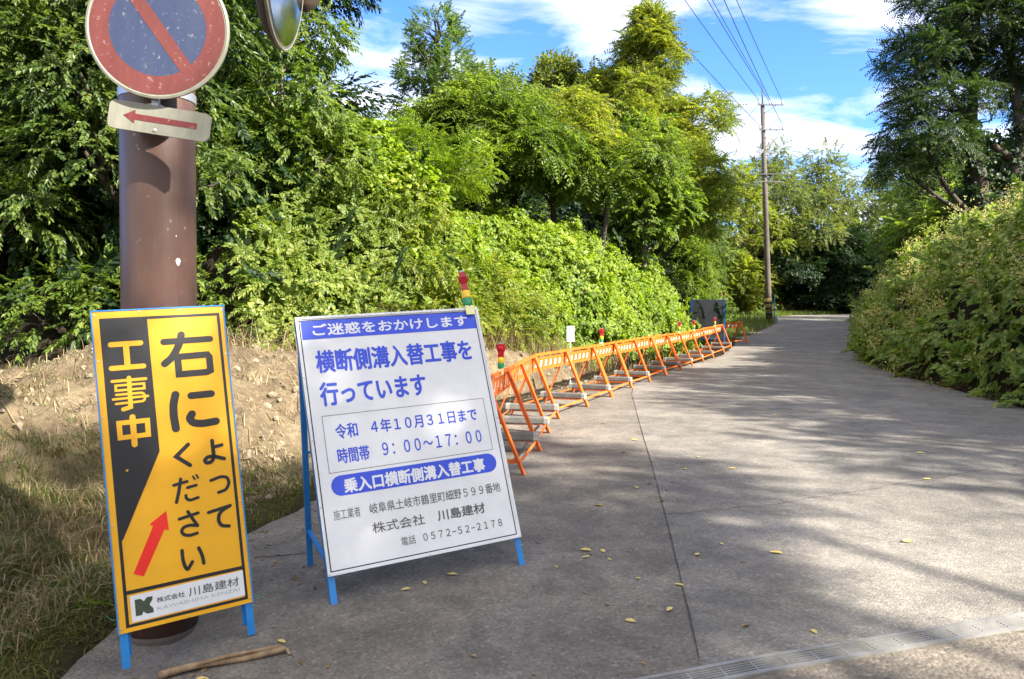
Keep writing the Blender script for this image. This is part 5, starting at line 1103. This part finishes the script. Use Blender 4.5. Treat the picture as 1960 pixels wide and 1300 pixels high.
T('roadside_tree', 'tree on the right bank behind the viewer', 'tree', 9.5, -7.5, round_lobes(2.6, 7.0, 2.5, 9, rr), 'ovate', 620, M['lf_dark'], M['bark_dark'], (1.2, 1.7), .16, seed=382, gate=.50)

# ------------------------------------------------------------------ rough ground: grass, straw, clods, sticks, litter
def blades(name, xy, h, w, m, r, lean=.5, zfn=terrain, segs=2):
    """thin bent blades standing on the ground; one object"""
    n = len(xy); z = zfn(xy[:, 0], xy[:, 1]); az = r.uniform(0, 2 * PI, n); hh = h * r.uniform(.4, 1.2, n); le = lean * r.uniform(.2, 1.6, n)
    d = np.stack([np.cos(az), np.sin(az)], -1); s = np.stack([-d[:, 1], d[:, 0]], -1); ww = w * r.uniform(.6, 1.3, n)
    V = np.zeros((n, 5, 3))
    for k, (t, wf) in enumerate(((0, 1), (.55, .75))):
        c = xy + d * (le * hh * t * t)[:, None]; zz = z + hh * (t - .25 * le * t * t) - .01
        V[:, 2 * k, :2] = c - s * (ww * wf)[:, None] / 2; V[:, 2 * k + 1, :2] = c + s * (ww * wf)[:, None] / 2; V[:, 2 * k, 2] = V[:, 2 * k + 1, 2] = zz
    V[:, 4, :2] = xy + d * (le * hh)[:, None]; V[:, 4, 2] = z + hh * np.maximum(.08, 1 - .45 * le) - .01
    b = (np.arange(n) * 5)[:, None, None]; F = (np.array([(0, 1, 3), (0, 3, 2), (2, 3, 4)])[None] + b).reshape(-1, 3)
    return mesh_obj(name, V.reshape(-1, 3), F, m)
r = np.random.default_rng(501)
def pick(n, xr, yr, prob):
    x = r.uniform(*xr, n); y = r.uniform(*yr, n); k = r.random(n) < prob(x, y); return np.stack([x[k], y[k]], -1)
def p_grass(x, y):
    z, d, g, m = terrain(x, y, True); dl, yl = sdist(LE, x, y); return np.where((dl > .30) & (y < 9.5), np.clip(g * .9 + .10 * (yl < 6) + .10 * (dl < 1.0), 0, 1), 0) * np.where(fbm(x * 1.7, y * 1.7, seed=81) > .42, 1, .35)
xy = pick(100000, (-7, .3), (2.4, 9.5), p_grass)
tag(blades('dry_grass', xy, .15, .0085, M['straw'], r, 1.0), 'dry straw-coloured grass on the slope left of the yellow board', 'grass', kind='stuff')
xy = pick(110000, (-7, -1.2), (2.4, 7.5), lambda x, y: p_grass(x, y) * np.where(fbm(x * 1.1, y * 1.1, seed=83) > .46, 1, .2))
tag(blades('green_grass', xy, .10, .006, M['grass'], r, .8), 'short green grass on the lower slope above the ditch', 'grass', kind='stuff')
def p_verge(x, y):
    dl, yl = sdist(LE, x, y); return np.where((dl > .1) & (dl < kstart(yl) + .9) & (yl > 27), .8, 0)
xy = pick(60000, (6, 34), (26, 66), p_verge)
tag(blades('verge_grass', xy, .42, .03, M['grass'], r, .6), 'lush green grass on the verge round the utility pole and the bend', 'grass', kind='stuff')
def p_right(x, y):
    d, yr = sdist(RE, x, y); return np.where((d < .03) & (d > -1.0), .9 * np.where(fbm(x * 1.5, y * 1.5, seed=97) > .48, 1, .15), 0)
xy = pick(26000, (6.5, 19), (6, 42), p_right)
tag(blades('weeds', xy, .22, .014, M['grass'], r, .8), 'weeds and rough grass along the foot of the right bank', 'grass', kind='stuff')
# dry stems at the foot of the kudzu
def p_foot(x, y):
    dl, yl = sdist(LE, x, y); t = dl - kstart(yl); return np.where((t > -.7) & (t < .45) & (yl > 8) & (yl < 19), np.exp(-((yl - 11.5) / 3.8) ** 2), 0)
xy = pick(60000, (-5, 5), (8, 20), p_foot)
tag(blades('dry_stems', xy, .75, .010, M['straw'], r, .75), 'tangle of dry brown stems at the foot of the kudzu bank', 'undergrowth', kind='stuff')
# clods and chips of wood on the bare soil
def p_dirt(x, y):
    z, d, g, m = terrain(x, y, True); return d * (1 - g) * np.where(fbm(x * 2.3, y * 2.3, seed=87) > .47, .9, .3)
xy = pick(42000, (-7, 2.5), (3.5, 15), p_dirt)
ico = bmesh.new(); bmesh.ops.create_icosphere(ico, subdivisions=1, radius=1); IV = np.array([v.co[:] for v in ico.verts]); IF = np.array([[v.index for v in f.verts] for f in ico.faces]); ico.free()
n = len(xy); sz = np.clip(.0075 * np.exp(r.normal(size=n) * .7), .004, .042); W = IV[None] * (1 + r.normal(size=(n, len(IV), 1)) * .22) * (sz[:, None] * r.uniform(.6, 1.3, (n, 3)))[:, None, :]
W = W + np.concatenate([xy, (terrain(xy[:, 0], xy[:, 1]) + sz * .2)[:, None]], 1)[:, None, :]
tag(mesh_obj('soil_clods', W.reshape(-1, 3), (IF[None] + (np.arange(n) * len(IV))[:, None, None]).reshape(-1, 3), M['clod']), 'crumbled clods of pale dug soil on the mound', 'soil', kind='stuff')
xy = pick(34000, (-7, 1.5), (3.5, 14), lambda x, y: p_dirt(x, y) * np.where(fbm(x * 1.2, y * 1.2, seed=89) > .48, .9, .25))
n = len(xy); az = r.uniform(0, PI, n); ln = r.uniform(.03, .20, n); d = np.stack([np.cos(az) * ln, np.sin(az) * ln], -1); a, b = xy - d / 2, xy + d / 2
za = terrain(a[:, 0], a[:, 1]) + r.uniform(.0, .025, n); zb = terrain(b[:, 0], b[:, 1]) + r.uniform(.0, .03, n); wv = np.stack([-np.sin(az), np.cos(az)], -1) * r.uniform(.0015, .006, n)[:, None]
V = np.stack([np.c_[a - wv, za], np.c_[a + wv, za], np.c_[b + wv * .6, zb], np.c_[b - wv * .6, zb]], 1)
tag(mesh_obj('straw_litter', V.reshape(-1, 3), np.arange(4 * n).reshape(-1, 4), M['straw']), 'scattered straw and twigs over the dug soil', 'litter', kind='stuff')
# leaf litter along the right edge
def p_lit(x, y):
    d, yr = sdist(RE, x, y); return np.where((d < .35) & (d > -.9), np.exp(-np.maximum(d + .1, 0) / .10), 0)
xy = pick(22000, (6.5, 13), (5, 25), p_lit)
n = len(xy); P = np.c_[xy, np.where(sdist(RE, xy[:, 0], xy[:, 1])[0] < 0, terrain(xy[:, 0], xy[:, 1]), zr(xy[:, 0], xy[:, 1])) + .012]
v, f = leaf4(.06, .018); Rm = rotm(np.c_[r.normal(size=(n, 2)), r.normal(size=n) * .15], np.array([0, 0, 1.]) + r.normal(size=(n, 3)) * .35) * r.uniform(.5, 1.3, n)[:, None, None]
W = np.einsum('nij,kj->nki', Rm, v) + P[:, None, :]
M['litter'] = leaf_mat('leaf_litter', [(0.10, 0.065, 0.03), (0.22, 0.15, 0.07), (0.34, 0.26, 0.12)], .15, .8, (1, 1, .8))
tag(mesh_obj('leaf_litter', W.reshape(-1, 3), (f[None] + (np.arange(n) * 4)[:, None, None]).reshape(-1, 3), M['litter']), 'brown leaf litter along the right edge of the road', 'litter', kind='stuff')
# moss on the near side of the drain
xy = np.stack([(lambda s_, w_: (np.array(g0)[None, :2] + np.array(gd)[None, :2] * s_[:, None] + np.array(gn)[None, :2] * w_[:, None]))(r.uniform(1.0, 5, 9000), .108 + np.abs(r.normal(size=9000)) * .05)], 0)[0]
kk = fbm(xy[:, 0] * 4, xy[:, 1] * 4, seed=93) > .54; xy = xy[kk]
M['moss'] = leaf_mat('moss', [(0.10, 0.11, 0.02), (0.20, 0.20, 0.035), (0.30, 0.28, 0.06)], .2, .9)
tag(blades('moss', xy, .012, .008, M['moss'], r, .8, lambda x, y: zr(x, y) + .008), 'yellow-green moss along the near edge of the drain grating', 'moss', kind='stuff')
xy = pick(30000, (-3.3, -1.6), (2.3, 6.2), lambda x, y: np.exp(-((sdist(LE, x, y)[0] - .25) / .28) ** 2) * np.where(fbm(x * 3, y * 3, seed=99) > .46, .9, .1))
M['ditch_moss'] = leaf_mat('ditch_moss', [(0.04, 0.045, 0.012), (0.09, 0.09, 0.02), (0.16, 0.15, 0.035)], .25, .9)
tag(blades('ditch_weeds', xy, .06, .009, M['ditch_moss'], r, .9), 'mossy weeds lining the ditch beside the pavement', 'weeds', kind='stuff')
# crumbs of leaf and bark on the old pavement, thickest along its outer edge and round the pole
xy = pick(14000, (-2.2, 1.4), (2.5, 9.5), lambda x, y: np.where(sdist(LE, x, y)[0] < -.02, .5 * np.exp(sdist(LE, x, y)[0] / .35) + .035, 0) * np.where(fbm(x * 3, y * 3, seed=95) > .5, 1, .3))
n = len(xy); P = np.c_[xy, zr(xy[:, 0], xy[:, 1]) + .004]; v, f = leaf4(.022, .007)
Rm = rotm(np.c_[r.normal(size=(n, 2)), r.normal(size=n) * .1], np.array([0, 0, 1.]) + r.normal(size=(n, 3)) * .2) * np.exp(r.normal(size=n) * .5)[:, None, None]
W = np.einsum('nij,kj->nki', Rm, v) + P[:, None, :]
tag(mesh_obj('leaf_crumbs', W.reshape(-1, 3), (f[None] + (np.arange(n) * 4)[:, None, None]).reshape(-1, 3), M['litter']), 'crumbs of dry leaf and bark on the old pavement round the boards', 'litter', kind='stuff')
# broad-leaved weeds dotted over the lower slope
xy = pick(2600, (-6.5, -1.9), (2.5, 6.8), lambda x, y: p_grass(x, y) * np.where(fbm(x * 1.6, y * 1.6, seed=103) > .52, .55, .03)); n = len(xy)
P = np.c_[xy, terrain(xy[:, 0], xy[:, 1]) + .03]; V, F = sprays('ovate', P, np.c_[r.normal(size=(n, 2)), r.uniform(.1, .7, n)], np.array([0, 0, 1.]) + r.normal(size=(n, 3)) * .3, r.uniform(.28, .55, n), r)
tag(mesh_obj('weeds', V, F, M['lf_creeper']), 'small broad-leaved weeds among the dry grass left of the yellow board', 'weeds', kind='stuff')
# fallen branches lying on the soil
for k, (p0, p1, w_, lab) in enumerate([((-2.3, 8.3), (-.3, 8.9), .022, 'dark dead branch lying across the soil between the two boards'), ((-4.2, 7.0), (-3.5, 7.3), .03, 'broken dark branch on the mound left of the yellow board')]):
    pts = []
    for t in np.linspace(0, 1, 9):
        x = p0[0] + (p1[0] - p0[0]) * t; y = p0[1] + (p1[1] - p0[1]) * t + .05 * math.sin(6 * t); pts.append((x, y, float(terrain(x, y)) + w_ * .8))
    mb = MB(); mb.tube(pts, [w_ * (1 - .5 * i / 9) for i in range(9)], 7); tag(mb.build('dead_branch', M['bark_dark'], None, True), lab, 'branch')
